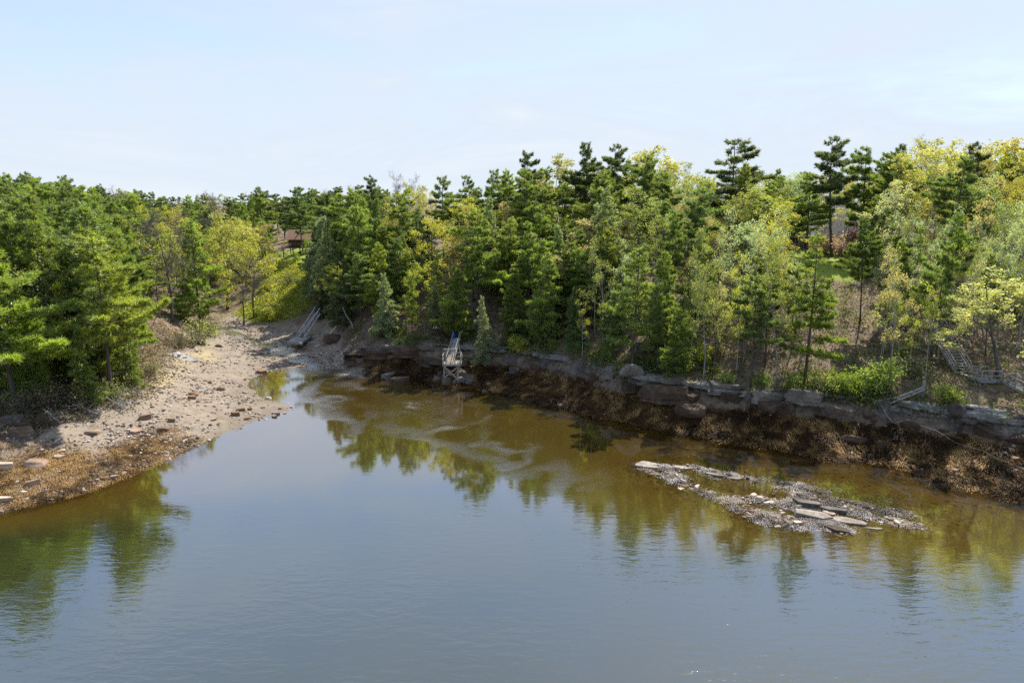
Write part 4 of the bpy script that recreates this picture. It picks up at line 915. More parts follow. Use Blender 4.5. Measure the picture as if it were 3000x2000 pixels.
HR = [  # mesh, px, py, width m, colour, label, scale, rz
 (BOULD[3], 1848, 1114, 3.0, PALE, 'pale split boulder at the foot of the straight grey trunk', (1, 1, .9), 0.1), (BOULD[1], 1845, 1145, 2.3, DARK, 'dark angular boulder below the pale split boulder', (1, .9, .8), .5), (BOULD[2], 1790, 1098, 1.6, PALE, 'small rounded pale boulder left of the pale split boulder', (1, 1, 1), 1), (SLAB[2], 1862, 1128, 2.2, GREY, 'slanting grey slab resting between the pale and the dark boulder', (1, 1, .7), -.6),
 (SLAB[0], 1950, 1168, 5.4, BRN, 'long brown layered slab lying on the seaweed slope', (1, .9, .75), TRI + .25), (SLAB[1], 1900, 1120, 2.0, PALE, 'flat pale stone step right of the pale split boulder', (1, 1, .6), .2), (SLAB[3], 1975, 1118, 2.6, PALE, 'pale lichened slab below the bright green ledge bush', (1, 1, 1), -.3), (SLAB[4], 2120, 1150, 4.2, GREY, 'striped grey ledge face left of the two big slabs', (1, .8, .65), TRI),
 (SLAB[1], 2250, 1176, 3.2, PALE, 'big pale-topped slab left of the pair at the ledge', (1, 1, .95), TRI + .1), (SLAB[0], 2358, 1178, 3.6, PALE, 'big pale-topped slab right of the pair at the ledge', (1, 1, .85), TRI + .2), (SLAB[2], 2455, 1212, 3.2, RUST, 'brown slab tipped towards the water left of the grey poles', (1, 1, .9), TRI - .2), (BOULD[3], 2543, 1224, 1.3, BRN, 'small blocky brown boulder below the grey poles', (1, 1, .8), .3),
 (BOULD[5], 2800, 1236, 2.0, GREY, 'big grey boulder below the green bush near the stairs', (1, 1, 1), .4), (SLAB[3], 2845, 1230, 1.8, PALE, 'upright pale slab leaning against the big grey boulder', (.55, .5, 1.6), 1.2), (BOULD[1], 1505, 1090, 1.6, GREY, 'grey boulder fallen from the ledge right of the pier', (1, .9, .8), .2), (BOULD[0], 1170, 1118, 2.9, BRN, 'low brown boulder at the riffle left of the pier', (1, 1, .55), .3), (SLAB[4], 1140, 1108, 2.2, GREY, 'wedge-shaped rock behind the low brown boulder at the riffle', (1, .8, .9), .9),
 (BOULD[2], 1234, 1150, 1.2, RUST, 'square brown block standing in the shallows left of the pier', (1, 1, .9), .4), (BOULD[3], 1420, 1150, 1.0, RUST, 'small tan rock in the dark shallows right of the pier', (1, 1, .8), .5), (SLAB[0], 1190, 1040, 4.0, BRN, 'left wide brown block of the low ledge wall', (1, .8, .85), -.1), (SLAB[1], 1110, 1045, 3.6, BRN, 'leftmost wide brown block of the low ledge wall', (1, .8, .8), -.15), (SLAB[2], 1160, 1022, 4.2, GREY, 'long grey cap slab on top of the low ledge wall', (1, 1, .5), -.1), (SLAB[3], 1255, 1022, 2.4, PALE, 'pale cap block left of the pier railing', (1, 1, .9), 0), (BOULD[4], 975, 1000, 2.6, BRN, 'brown boulder at the forest edge right of the float', (1, 1, .8), .2), (BOULD[0], 1055, 1063, 1.4, RUST, 'lone tan rock sitting in the riffle', (1, 1, .9), .1),
 (BOULD[1], 38, 1252, 2.0, GREY, 'pointed grey boulder at the left edge of the beach', (1, .9, 1.2), .3), (SLAB[0], 60, 1278, 2.7, RUST, 'flat-faced orange boulder in front of the pointed grey one', (1, .8, 1.0), .05), (BOULD[2], 66, 1256, 1.9, BRN, 'brown boulder wedged behind the orange boulder', (1, .9, .6), .4), (BOULD[3], 122, 1248, 1.9, DARK, 'dark rounded boulder in shade right of the orange one', (1, .9, 1.1), .9), (BOULD[4], 100, 1252, 1.4, DARK, 'small dark boulder left of the rounded dark one', (1, 1, .8), 2), (BOULD[0], -5, 1262, 1.4, WHITE, 'bluish white stone cut by the left photo edge', (1, .8, .7), .3), (BOULD[1], 18, 1280, 1.6, RUST, 'small orange rock left of the flat-faced boulder', (1, .8, .7), .8), (BOULD[2], 50, 1228, 1.4, PALE, 'pale stone on the grass behind the pointed boulder', (1, .8, .6), .2),
 (STONE[0], 647, 1142, 1.1, RUST, 'reddish flat stone alone on the grey mud', (1, 1, 1.2), .2), (STONE[1], 566, 1158, 1.2, BRN, 'upper stone of the brown pair on the mud', (1, 1, .9), 0), (STONE[2], 563, 1168, .95, BRN, 'lower stone of the brown pair on the mud', (1, 1, 1), .2), (STONE[3], 766, 1092, 1.5, BRN, 'broad brown rock at the upper rim of the still pool', (1, 1, 1), 0), (STONE[4], 424, 1226, 1.2, BRN, 'brown rock on the beach below the orange shingle', (1, 1, 1.1), .4), (STONE[5], 503, 1236, .8, BRN, 'rounded brown stone on the mud spit', (1, 1, 1.2), .3), (STONE[0], 480, 1262, 1.1, DARK, 'dark stone near the mirror-like water edge', (1, 1, 1.0), .3),
 (STONE[1], 105, 1368, 1.7, RUST, 'large pinkish rock on the orange weed of the left beach', (1, 1, 1.0), .15), (STONE[2], 12, 1372, 1.7, PALE, 'whitish flat slab by the left photo edge', (1, 1, .7), .3), (STONE[3], 175, 1346, 1.0, RUST, 'tan rock above the orange weed', (1, 1, 1), .2), (STONE[4], 95, 1422, 1.1, RUST, 'tan block at the lower left waterline', (1, 1, 1.2), .6), (STONE[5], 10, 1470, 1.5, PALE, 'pale slab at the very lower left waterline', (1, .7, .7), .4), (STONE[0], 270, 1270, 1.3, RUST, 'low tan rock mid-beach', (1, 1, .7), .1), (STONE[3], 400, 1268, 1.4, RUST, 'tan flat rock beside the shingle patch', (1, 1, .7), .1), (STONE[2], 690, 1215, 1.0, BRN, 'stone on the tip of the mud spit', (1, 1, .9), .2), (STONE[1], 787, 1170, .7, PALE, 'rounded pale stone in the still pool edge', (1, 1, 1.3), .2), (STONE[5], 805, 1214, .8, GREY, 'grey stone in the water at the spit end', (1, 1, 1), .2), (STONE[4], 705, 1203, 1.0, BRN, 'brown stone at the neck of the mud spit', (1, 1, 1), .2),
 (SLAB[2], 1900, 1366, 2.55, WHITE, 'whitish smooth rock at the left tip of the reef', (1, 0.90, 0.26), -.12), (SLAB[3], 1995, 1374, 2.04, WHITE, 'narrow whitish rock strip right of the reef tip', (1, 0.67, 0.24), -.35), (SLAB[0], 2100, 1396, 2.21, PALE, 'thin pale rock rib along the weedy reef', (1, 0.57, 0.24), -.4), (SLAB[1], 2150, 1402, 1.53, PALE, 'short pale rock rib at the end of the weedy reef', (1, 0.62, 0.24), -.35),
 (SLAB[4], 2360, 1478, 2.21, GREY, 'long dark-sided rock rib at the top of the main reef', (1, 0.62, 0.43), -.42), (SLAB[0], 2440, 1500, 2.21, GREY, 'second dark-sided rock rib continuing along the main reef', (1, 0.57, 0.38), -.42), (SLAB[1], 2385, 1514, 2.72, WHITE, 'pale long slab in the middle of the main reef', (1, 0.72, 0.34), -.36), (SLAB[2], 2480, 1532, 2.72, WHITE, 'lower pale slab along the middle of the main reef', (1, 0.72, 0.34), -.40), (SLAB[3], 2550, 1552, 1.87, PALE, 'last pale rib at the right of the main reef', (1, 0.62, 0.29), -.45), (SLAB[0], 2455, 1556, 2.04, DARK, 'dark rock under the lower pale slab of the reef', (1, 0.72, 0.34), -.35), (STONE[1], 2228, 1470, .7, PALE, 'rounded pale stone at the left end of the main reef', (1, 1, 1.3), .2), (STONE[2], 2336, 1535, .7, WHITE, 'white stone at the front edge of the main reef', (1, 1, .8), .2),
 (SLAB[2], 1645, 1275 - 15, .9, PALE, 'single pale rock breaking the water mid-cove', (1, .5, .5), .1), (SLAB[1], 1885, 1276, 1.2, RUST, 'thin tan rock tip in the brown shallows', (1, .3, .5), -.2), (BOULD[4], 2025, 1215, 3.4, BRN, 'weed-draped hump at the edge of the dark water', (1, .9, .6), TRI), (SLAB[3], 2500, 1292, 2.6, BRN, 'weed-ringed flat rock on the right shore', (1, .6, .6), TRI), (BOULD[0], 2582, 1310, 1.3, BRN, 'rounded brown rock on the weedy right shore', (1, 1, .7), 0), (SLAB[4], 2200, 955, 2.8, GREY, 'grey outcrop high on the wooded slope', (1, 1, .6), .2), (SLAB[0], 1900, 1030, 4.0, GREY, 'mossy grey outcrop behind the straight grey trunk', (1, .7, .8), -.2), (BOULD[2], 2680, 1075, 2.0, GREY, 'grey outcrop on the open slope left of the stairs', (1, 1, .8), .2), (BOULD[3], 640, 1015, 1.2, RUST, 'orange stone at the inner bend of the brook', (1, 1, .7), .3), (SLAB[1], 555, 1018, 1.6, GREY, 'grey flat stone just behind the tilted raft', (1, .7, .6), .1), (BOULD[1], 590, 1008, 1.3, RUST, 'tan boulder between raft and brook', (1, 1, .7), .3)]
for me, px, py, w, col, lab, sc, rz in HR:
    x, y, z = on_ray(px, py, -.15); rock(me, x, y, w, lab, 'rock', None, col, rz, .3, sc, .08)
rs = random.Random(21)
LX = [l[0] for l in LEDGE]; LB = [l[1] for l in LEDGE]; LT = [l[3] for l in LEDGE]

m, nt, out = mat('ledge_bedrock'); M['bedrock'] = m
geo = N(nt, 'ShaderNodeNewGeometry'); pos = geo.outputs['Position']; sp_ = N(nt, 'ShaderNodeSeparateXYZ'); nt.links.new(pos, sp_.inputs[0])
f1 = noise(nt, .9, 6, .7, pos, 0, (1, 1, 2.5)); f2 = noise(nt, 4.5, 5, .75, pos, .3, (.6, .6, 3.4)); f3 = noise(nt, 2.2, 5, .7, pos, .4)
dry = ramp(nt, f1, [(.3, (.10, .09, .078)), (.5, (.20, .185, .16)), (.7, (.34, .325, .285))]); wet = ramp(nt, f1, [(.3, (.030, .022, .016)), (.55, (.085, .058, .040)), (.75, (.16, .11, .075))])
tide = math_(nt, 'ADD', math_(nt, 'MULTIPLY', math_(nt, 'SUBTRACT', sp_.outputs['Z'], 2.75), 2.2), math_(nt, 'MULTIPLY', math_(nt, 'SUBTRACT', f3, .5), 3.0), True)
c = mixc(nt, tide, wet, dry); c = mixc(nt, .55, c, ramp(nt, f2, [(.3, (.25, .24, .23)), (.6, (1.1, 1.1, 1.1))]), 'MULTIPLY')
c = mixc(nt, math_(nt, 'MULTIPLY', tide, ramp(nt, f3, [(.58, (0, 0, 0)), (.7, (.7, .7, .7))])), c, (.40, .41, .34))
princ(nt, out, c, .8, bump(nt, f2, .8, .12), .25)
lb = np.array([W(l[0], l[1], l[2]) for l in [(1010, 1060, 1.2, 1030, 2.4)] + LEDGE]); lt = np.array([W(l[0], l[3], l[4]) for l in [(1010, 1060, 1.2, 1030, 2.4)] + LEDGE])
lt[:, 1] = np.maximum(lt[:, 1], lb[:, 1] + .3)
su = np.concatenate([[0], np.cumsum(np.hypot(np.diff(lb[:, 0]), np.diff(lb[:, 1])))]); nu = int(su[-1] / .22); uu = np.linspace(0, su[-1], nu); NVR = 26
Bp = np.stack([np.interp(uu, su, lb[:, k]) for k in range(3)], -1); Tp = np.stack([np.interp(uu, su, lt[:, k]) for k in range(3)], -1)
wob = 1.3 * fbm(uu * .12, uu * 0 + 3, 3, 101)
tgx = np.gradient(Bp[:, 0]); tgy = np.gradient(Bp[:, 1]); ll_ = np.hypot(tgx, tgy); nx, ny = tgy / ll_, -tgx / ll_
Vl = np.zeros((NVR, nu, 3)); htop = .15 + .7 * fbm(uu * .10, uu * 0 + 7, 3, 102)
for r_ in range(NVR):
    v = r_ / (NVR - 3); vv = min(v, 1.0)
    z = Bp[:, 2] - .5 + (Tp[:, 2] + htop - Bp[:, 2] + .5) * vv
    zz = z * 1.55 + uu * .035 + .5 * fbm(uu * .08, uu * 0, 2, 103); Lr = np.floor(zz); fr = zz - Lr
    ln_ = 1.2 + 2.6 * vnoise(Lr * 3.7, Lr * 0 + 1, 104); bid = np.floor(uu / ln_ + 5.3 * vnoise(Lr * 1.9, Lr * 0 + 9, 105)); be = np.abs((uu / ln_ + 5.3 * vnoise(Lr * 1.9, Lr * 0 + 9, 105)) % 1 - .5) * 2
    p = 1.5 * fbm(uu * .16, Lr * 2.3, 3, 106) + 1.1 * (vnoise(bid * 5.1, Lr * 3.3, 107) - .5) - .45 * (fr < .16) - .4 * sst(.90, 1.0, be) + .16 * fbm(uu * 1.6, z * 3, 2, 108) - .25 * fr
    p = p - .5 + .35 * (1 - vv)
    x = Bp[:, 0] + (Tp[:, 0] - Bp[:, 0]) * vv + nx * (p + wob); y = Bp[:, 1] + (Tp[:, 1] - Bp[:, 1]) * vv + ny * (p + wob)
    if r_ == NVR - 2: x, y = x - nx * .7, y - ny * .7; z = z + .05
    if r_ == NVR - 1: x, y = x - nx * 2.2, y - ny * 2.2; z = z - .9
    Vl[r_] = np.stack([x, y, z], -1)
il = np.arange(NVR * nu).reshape(NVR, nu); Fl = np.stack([il[:-1, :-1], il[:-1, 1:], il[1:, 1:], il[1:, :-1]], -1).reshape(-1, 4)
tag(link('bedrock_ledge', raw_mesh('bedrock_ledge', Vl.reshape(-1, 3), Fl), M['bedrock']), 'long dark fractured bedrock ledge between the weed slope and the woods', None, None, 'structure')
def zone_rock(px):
    return 'along the low ledge left of the pier' if px < 1290 else 'along the dark ledge right of the pier' if px < 1800 else 'along the ledge between boulder and slender pine' if px < 2350 else 'along the ledge by the grey poles' if px < 2700 else 'below the wooden stairs'
px = 1030
while px < 3080:
    for t in (0, .45, .95):
        if rs.random() < (.95 if t > .3 else .5): continue
        q = px + rs.uniform(-18, 18); py = float(np.interp(q, LX, LB)) * (1 - t) + float(np.interp(q, LX, LT)) * t + rs.uniform(-4, 6)
        x, y, z = on_ray(q, py); w = .7 * 4.2 ** rs.random()
        c = [DARK, DARK, BRN] if t < .6 else [GREY, DARK, PALE]
        big = rs.random() < .62
        nm = ('dark wet' if t == 0 else 'brown jointed' if t < .6 else 'grey capping') + (' slab' if big else ' block')
        rock(rs.choice(SLAB if big else BOULD), x, y, w, f'{nm} {zone_rock(q)}', 'rock', f'{nm}s {zone_rock(q)}', rs.choice(c), TRI + rs.uniform(-.7, .7), .30, (1, rs.uniform(.6, 1), rs.uniform(.35, .8)), .3, 'ledge_rock')
    px += 34
MARKS = [(60, 1278, 'the flat-faced orange boulder'), (105, 1368, 'the large pinkish rock'), (12, 1372, 'the whitish edge slab'), (10, 1470, 'the lowest pale slab'), (270, 1270, 'the low tan mid-beach rock'), (400, 1268, 'the shingle patch'), (480, 1262, 'the dark stone by the mirror'), (647, 1142, 'the lone reddish flat stone'), (565, 1163, 'the stacked brown pair'), (766, 1092, 'the still pool'), (690, 1215, 'the spit tip'), (424, 1226, 'the brown beach rock'), (550, 1060, 'the tilted raft'), (880, 1000, 'the planked float'), (700, 985, 'the upper brook bend'), (650, 1015, 'the orange brook stone'), (1000, 1085, 'the riffle'), (1505, 1090, 'the fallen grey boulder'), (1845, 1145, 'the dark angular boulder'), (1950, 1168, 'the long brown slab'), (1650, 1170, 'the bare weed bank'), (2500, 1292, 'the weed-ringed rock'), (2800, 1320, 'the long rope'), (2360, 1478, 'the upper reef rib'), (2480, 1532, 'the lower reef slab'), (2050, 1440, 'the reef middle')]
def near(x, y):
    p = P(x, y, gz(x, y)); return min(MARKS, key=lambda m: (m[0] - p[0]) ** 2 + 4 * (m[1] - p[1]) ** 2)[2]
def stones(n, poly, wlo, whi, zone, cols, zmin=-.1, zmax=2.6):
    xs = [p[0] for p in poly]; ys = [p[1] for p in poly]; made = 0
    for _ in range(n * 30):
        if made >= n: break
        x = rs.uniform(min(xs), max(xs)); y = rs.uniform(min(ys), max(ys))
        if not in_poly(np.array([x]), np.array([y]), poly)[0]: continue
        g = gz(x, y)
        if g < zmin or g > zmax: continue
        if rs.random() > .25 + 1.6 * max(0, float(fbm(np.array(x * .35), np.array(y * .35), 3, 91))) : continue
        w = wlo * (whi / wlo) ** (rs.random() ** 3.0); cn, cc = rs.choice(cols); sz = 'larger' if w > .6 else 'small'
        rock(rs.choice(STONE), x, y, w, f'{sz} {cn} stone near {near(x, y)}', 'stone', f'{sz} {cn} stones {zone}', cc, None, .3, (1, rs.uniform(.7, 1), rs.uniform(.7, 1.3)), .2, 'stone'); made += 1
stones(70, w2([(-30, 1300), (200, 1250), (560, 1270), (600, 1300), (300, 1420), (-30, 1500)], .5), .25, .8, 'strewn over the left end of the beach', [('tan', RUST), ('pale', PALE), ('brown', BRN)])
stones(70, w2([(380, 1230), (560, 1080), (760, 1100), (720, 1150), (850, 1198), (620, 1290)], .5), .25, .9, 'strewn over the mud spit', [('tan', RUST), ('brown', BRN), ('grey', GREY)])
stones(55, [(p[0], p[1]) for p in (on_ray(a, b) for a, b in ((620, 950), (800, 960), (870, 985), (960, 1060), (930, 1090), (780, 1075), (680, 1010), (600, 990)))], .25, .95, 'along the brook', [('rust-brown', RUST), ('pale', PALE), ('brown', BRN)])
stones(36, w2([(2500, 1250), (3000, 1330), (3000, 1440), (2600, 1350)], .8), .3, 1.0, 'on the weedy right shore', [('tan', RUST), ('brown', BRN)])
stones(42, w2([(1900, 1360), (2050, 1385), (2300, 1430), (2750, 1530), (2600, 1580), (2250, 1555), (2000, 1480)], 0), .25, 1.0, 'on the weedy reef', [('pale', WHITE), ('grey', PALE)], -.2)
stones(24, w2([(1380, 1110), (1800, 1150), (2100, 1230), (1850, 1232), (1500, 1155)], .8), .3, 1.0, 'on the brown weed slope under the ledge', [('brown', BRN), ('tan', RUST)])

# ------------------------------------------------------------------ wooden pier on its rock crib
t0 = W(1330, 1066, 2.9); px0, py0 = t0[0], t0[1]
pier = Thing('wooden_pier', 'small weathered wooden pier with railed deck and ramp on a rock pile', 'pier', (px0, py0 + 1, .6))
DW, DD, DZ = 2.2, 1.9, 2.9
x0, x1, y0, y1 = px0 - DW / 2 - .3, px0 + DW / 2 - .3, py0, py0 + DD
for i in range(11):
    yy = y0 + .09 + i * DD / 11
    pier.beam('plank', (x0 - .04, yy, DZ), (x1 + .04, yy, DZ), .15, .05, M['wood_warm'])
for xa in (x0, x1): pier.beam('joist', (xa, y0, DZ - .14), (xa, y1, DZ - .14), .08, .2, M['wood_grey'])
for yy in (y0 - .05, y1 + .05): pier.beam('joist', (x0, yy, DZ - .14), (x1, yy, DZ - .14), .08, .2, M['wood_grey'])
for xa in (x0 + .15, x1 - .35):
    for yy in (y0 + .1, y1 - .1): pier.beam('leg', (xa, yy, gz(xa, yy) + .2), (xa, yy, DZ - .24), .15, .15, M['wood_grey'])
pier.beam('brace', (x0 + .2, y0 - .02, DZ - .3), (x1 - .35, y0 - .02, .95), .06, .16, M['wood_warm']); pier.beam('brace', (x0 + .1, y0 + .06, 1.1), (x1 - .25, y0 + .06, DZ - .3), .06, .16, M['wood_grey']); pier.beam('brace', (x1 - .25, y0 + .1, DZ - .35), (x1 + .2, y1 - .4, 1.6), .08, .14, M['wood_warm'])
for xa in (x0, x1):
    for yy in (y0, (y0 + y1) / 2, y1): pier.beam('rail_post', (xa, yy, DZ), (xa, yy, DZ + 1.0), .09, .09, M['wood_warm'])
    for zz in (.5, 1.0): pier.beam('rail', (xa, y0 - .03, DZ + zz), (xa, y1, DZ + zz), .05, .1, M['wood_warm'])
for xa, xb in ((x0, x0 + .45), (x1 - .5, x1)):
    for zz in (.5, 1.0): pier.beam('rail', (xa, y1 - .04, DZ + zz), (xb, y1 - .04, DZ + zz), .05, .1, M['wood_warm'])
gx0, gx1 = x0 + .42, x1 - .68
for xa in (gx0, gx1): pier.beam('hoist_post', (xa, y0 + .02, DZ - .2), (xa, y0 + .02, DZ + 1.78), .12, .12, M['wood_grey'])
pier.beam('hoist_beam', (gx0 - .25, y0, DZ + 1.84), (gx1 + .2, y0, DZ + 1.84), .12, .12, M['wood_grey'])
xm = (gx0 + gx1) / 2; RT = (xm + .35, y1 + 4.2, 5.0)
for i in range(15):
    f = (i + .5) / 15; c0 = Vector((xm - .1, y0 + .35, DZ + .1)).lerp(Vector(RT), f)
    pier.beam('ramp_plank', (c0.x - .36, c0.y, c0.z), (c0.x + .36, c0.y, c0.z), .28, .04, M['wood_warm'] if f < .45 else M['wood_grey'], up=(0, -.45, 1))
for sx in (-.42, .42):
    a = Vector((xm - .1 + sx, y0 + .35, DZ + .05)); b = Vector((RT[0] + sx, RT[1], RT[2])); up = Vector((0, 0, .8))
    pier.beam('ramp_stringer', a, b, .07, .16, M['wood_warm']); pier.beam('ramp_rail', a + up, b + up, .06, .1, M['wood_warm'])
    for f in (.02, .35, .68, .98): p = a.lerp(b, f); pier.beam('rail_post', p, p + up, .07, .07, M['wood_warm'])
for sx in (-.55, .55):
    p0 = Vector((RT[0] + sx, RT[1] + .1, 4.8)); p1 = Vector((RT[0] + sx * 1.3, RT[1] + 2.0, gz(RT[0] + sx * 1.3, RT[1] + 2) + 1.2)); m_ = MB(); m_.tube([p0 + Vector((0, 0, .9)), p0.lerp(p1, .5) + Vector((0, 0, .6)), p1], [.05] * 3, 6); pier.part('handrail', m_, M['metal'])
sh = Thing('blue_tarp', 'bright blue tarp hanging on the left rail of the pier ramp', 'tarp', (RT[0] - .5, RT[1] - .3, 4.7))
m_ = MB(); a = Vector((RT[0] - .62, RT[1] - .3, 4.6)); n0 = 7
for j in range(n0):
    for i in range(4): m_.v.append((a.x + i * .13 + .03 * math.sin(j * 1.3 + i), a.y + .1 * math.sin(i * 2.0 + j * .6), a.z + 1.25 * j / (n0 - 1) * (1 - .06 * abs(i - 1.5))))
m_.f = [(j * 4 + i, j * 4 + i + 1, (j + 1) * 4 + i + 1, (j + 1) * 4 + i) for j in range(n0 - 1) for i in range(3)]
so_ = sh.part('sheet', m_, M['blue']); md = so_.modifiers.new('thick', 'SOLIDIFY'); md.thickness = .03
q0 = W(1343, 1000, 4.6); q1 = on_ray(1361, 1054); m_ = MB(); m_.tube([q0, Vector(q0).lerp(Vector(q1), .4) + Vector((-.15, 0, -.2)), q1], [.06, .06, .05], 6)
lp = Thing('leaning_pole', 'long pale curved pole leaning on the ledge right of the pier ramp', 'pole', q1); lp.part('shaft', m_, M['metal'])
rs = random.Random(33)
for i, (a, b, w) in enumerate([(1282, 1122, 1.4), (1300, 1112, 1.1), (1310, 1124, 1.3), (1327, 1112, 1.2), (1345, 1122, 1.2), (1330, 1125, .9), (1358, 1122, 1.2), (1352, 1106, 1.4), (1367, 1112, 1.2), (1316, 1104, 1.1), (1290, 1102, .9), (1375, 1122, 1.0)]):
    x, y, z = on_ray(a, b); rock(rs.choice(BOULD), x, y, w, 'crib rock piled under the wooden pier', 'rock', 'rocks piled under the wooden pier', rs.choice([GREY, BRN, GREY, RUST]), None, .15, (1, 1, 1), .3, 'crib_rock')

# ------------------------------------------------------------------ float and metal gangway
def quad_deck(th, P4, n, thick, mat_, name='plank', gap=.02, along=0):
    a, b, c, d = [Vector(p) for p in P4]                       # a-b front edge, d-c back edge
    for i in range(n):
        f0, f1 = i / n, (i + 1) / n
        if along: p, q = a.lerp(b, (f0 + f1) / 2), d.lerp(c, (f0 + f1) / 2); w = (b - a).length / n - gap
        else: p, q = a.lerp(d, (f0 + f1) / 2), b.lerp(c, (f0 + f1) / 2); w = (d - a).length / n - gap
        nz = (b - a).cross(d - a).normalized(); off = nz * random.uniform(-.008, .008)
        th.beam(name, p + off, q + off, w, thick, mat_, up=nz)
fz = max(gz(*on_ray(a_, b_)[:2]) for a_, b_ in ((845, 1002), (880, 1004), (877, 994), (905, 988), (876, 985))) + .32
print('float', fz)
FA, FB = Vector(W(841, 1001, fz)), Vector(W(881, 1004, fz)); FC, FD_ = Vector(W(913, 983, fz + .05)), Vector(W(874, 983, fz + .05))
fl_ = Thing('floating_dock', 'grey planked float lying aground on the mud below the metal gangway', 'dock', tuple((FA + FC) / 2 - Vector((0, 0, .4))))
quad_deck(fl_, (FA, FB, FC, FD_), 16, .05, M['wood_grey'])
dn = Vector((0, 0, -.17))
for a, b in ((FA, FB), (FB, FC), (FC, FD_), (FD_, FA)): fl_.beam('side_board', a + dn, b + dn, .08, .28, M['wood_grey'])
for f in (.18, .5, .82):
    a = FA.lerp(FD_, f) + Vector((.25, 0, -.36)); b = FB.lerp(FC, f) + Vector((-.25, 0, -.36)); fl_.beam('float_drum', a, b, .5, .2, M['wood_brown'])
gw = Thing('metal_gangway', 'silver metal gangway with zigzag railings rising from the float to the bank', 'gangway', W(884, 986, fz))
gd = Vector(W(906, 948, 4.3)) ; ga = Vector(W(883, 988, fz + .1)); gb = Vector((ga.x + 1.75, ga.y + 3.6, fz + 3.3)); gv = (gb - ga); gs = Vector((gv.y, -gv.x, 0)).normalized() * .5
for s in (-1, 1):
    lo0, lo1 = ga + gs * s, gb + gs * s; up = Vector((0, 0, .95))
    gw.beam('bottom_chord', lo0, lo1, .07, .09, M['metal']); gw.beam('top_rail', lo0 + up * .8, lo1 + up, .06, .07, M['metal'])
    nseg = 8
    for i in range(nseg):
        p, q = lo0.lerp(lo1, i / nseg), lo0.lerp(lo1, (i + 1) / nseg)
        gw.beam('lattice_bar', (p if i % 2 == 0 else p + up), (q + up if i % 2 == 0 else q), .04, .04, M['metal'])
for i in range(18):
    p = ga.lerp(gb, (i + .5) / 18); gw.beam('tread', p - gs * .95, p + gs * .95, .20, .03, M['wood_brown'], up=(0, -.6, .8))

# ------------------------------------------------------------------ tilted raft on the left beach
RA, RB = W(545, 1061, 1.45), W(580, 1056, 1.5); RC_, RD_ = W(523, 1030, 2.6), W(489, 1038, 2.55)
raft = Thing('wooden_raft', 'tilted grey wooden raft stranded on the golden grass at the beach edge', 'raft', on_ray(540, 1058))
quad_deck(raft, [Vector(p) for p in (RA, RB, RC_, RD_)], 17, .06, M['bleached'], along=0)
for a, b in ((RA, RB), (RB, RC_), (RC_, RD_), (RD_, RA)): raft.beam('edge_board', Vector(a) + Vector((0, 0, -.12)), Vector(b) + Vector((0, 0, -.12)), .1, .30, M['wood_grey'])
ce = (Vector(RA) + Vector(RB) + Vector(RC_) + Vector(RD_)) / 4
for f, g in ((-.2, .25), (.1, .3)):
    e = (Vector(RA) - Vector(RD_)) * f; s_ = (Vector(RB) - Vector(RA)) * g; raft.beam('cleat', ce + e - s_ * .4 + Vector((0, 0, .07)), ce + e + s_ * .8 + Vector((0, 0, .07)), .12, .1, M['wood_brown'])

# ------------------------------------------------------------------ stairs on the right slope
st = Thing('wooden_stairs', 'grey wooden stairs with landing and rails zigzagging down the right slope', 'stairs', on_ray(2872, 1148))
LZ = 6.0
LA, LB_, LC_ = Vector(W(2823, 1098, LZ)), Vector(W(2875, 1114, LZ)), Vector(W(2932, 1115, LZ))
back = Vector((.1, 1.9, 0)); LAb, LBb, LCb = LA + back * .8, LB_ + back, LC_ + back
quad_deck(st, (LA, LB_, LBb, LAb), 9, .05, M['wood_grey'], 'plank'); quad_deck(st, (LB_ + Vector((.02, 0, 0)), LC_, LCb, LBb), 9, .05, M['wood_grey'], 'plank')
rail_h = Vector((0, 0, .9))
def rail(th, a, b, n, first=0):
    th.beam('rail', a + rail_h, b + rail_h, .05, .1, M['wood_grey']); th.beam('rail', a + rail_h * .5, b + rail_h * .5, .04, .09, M['wood_grey'])
    for i in range(first, n + 1):
        p = a.lerp(b, i / n); th.beam('rail_post', p + Vector((0, 0, -.05)), p + rail_h, .09, .09, M['wood_grey'])
for a, b, n, f0 in ((LA, LB_, 3, 0), (LB_, LC_, 2, 1), (LA, LAb, 1, 1), (LCb, LBb, 2, 0)): rail(st, a, b, n, f0); st.beam('rim_joist', a + Vector((0, 0, -.13)), b + Vector((0, 0, -.13)), .06, .2, M['wood_grey'])
for p in (LA.lerp(LB_, .12), LB_, LC_.lerp(LB_, .15), LCb, LAb):
    st.beam('post', (p.x, p.y + .12, gz(p.x, p.y) - .1), (p.x, p.y + .12, LZ - .2), .14, .14, M['wood_grey'])
st.beam('brace', LB_ + Vector((.0, .12, -.9)), LB_ + Vector((.55, .12, -.2)), .08, .1, M['wood_grey']); st.beam('brace', LB_ + Vector((0, .12, -.9)), LB_ + Vector((-.5, .12, -.2)), .08, .1, M['wood_grey'])
def flight(lo, hi, w, n):
    lo, hi = Vector(lo), Vector(hi); r = Vector((w / 2, 0, 0))
    for s in (-1, 1):
        st.beam('stringer', lo + r * s, hi + r * s, .07, .28, M['wood_grey'])
        a, b = lo + r * s, hi + r * s; st.beam('rail', a + rail_h, b + rail_h, .05, .1, M['wood_grey']); st.beam('rail', a + rail_h * .5, b + rail_h * .5, .05, .09, M['wood_grey'])
        for f in (.03, .35, .66, .97): p = a.lerp(b, f); st.beam('rail_post', p, p + rail_h, .09, .09, M['wood_grey'])
    for i in range(n):
        p = lo.lerp(hi, (i + .5) / n); st.beam('tread', p - r, p + r, .30, .05, M['wood_grey'])
ul = (LAb + LBb) / 2 + Vector((.1, -.1, 0)); uh = Vector((ul.x + .2, ul.y + 6.4, 10.2)); flight(ul, uh, 1.5, 19)
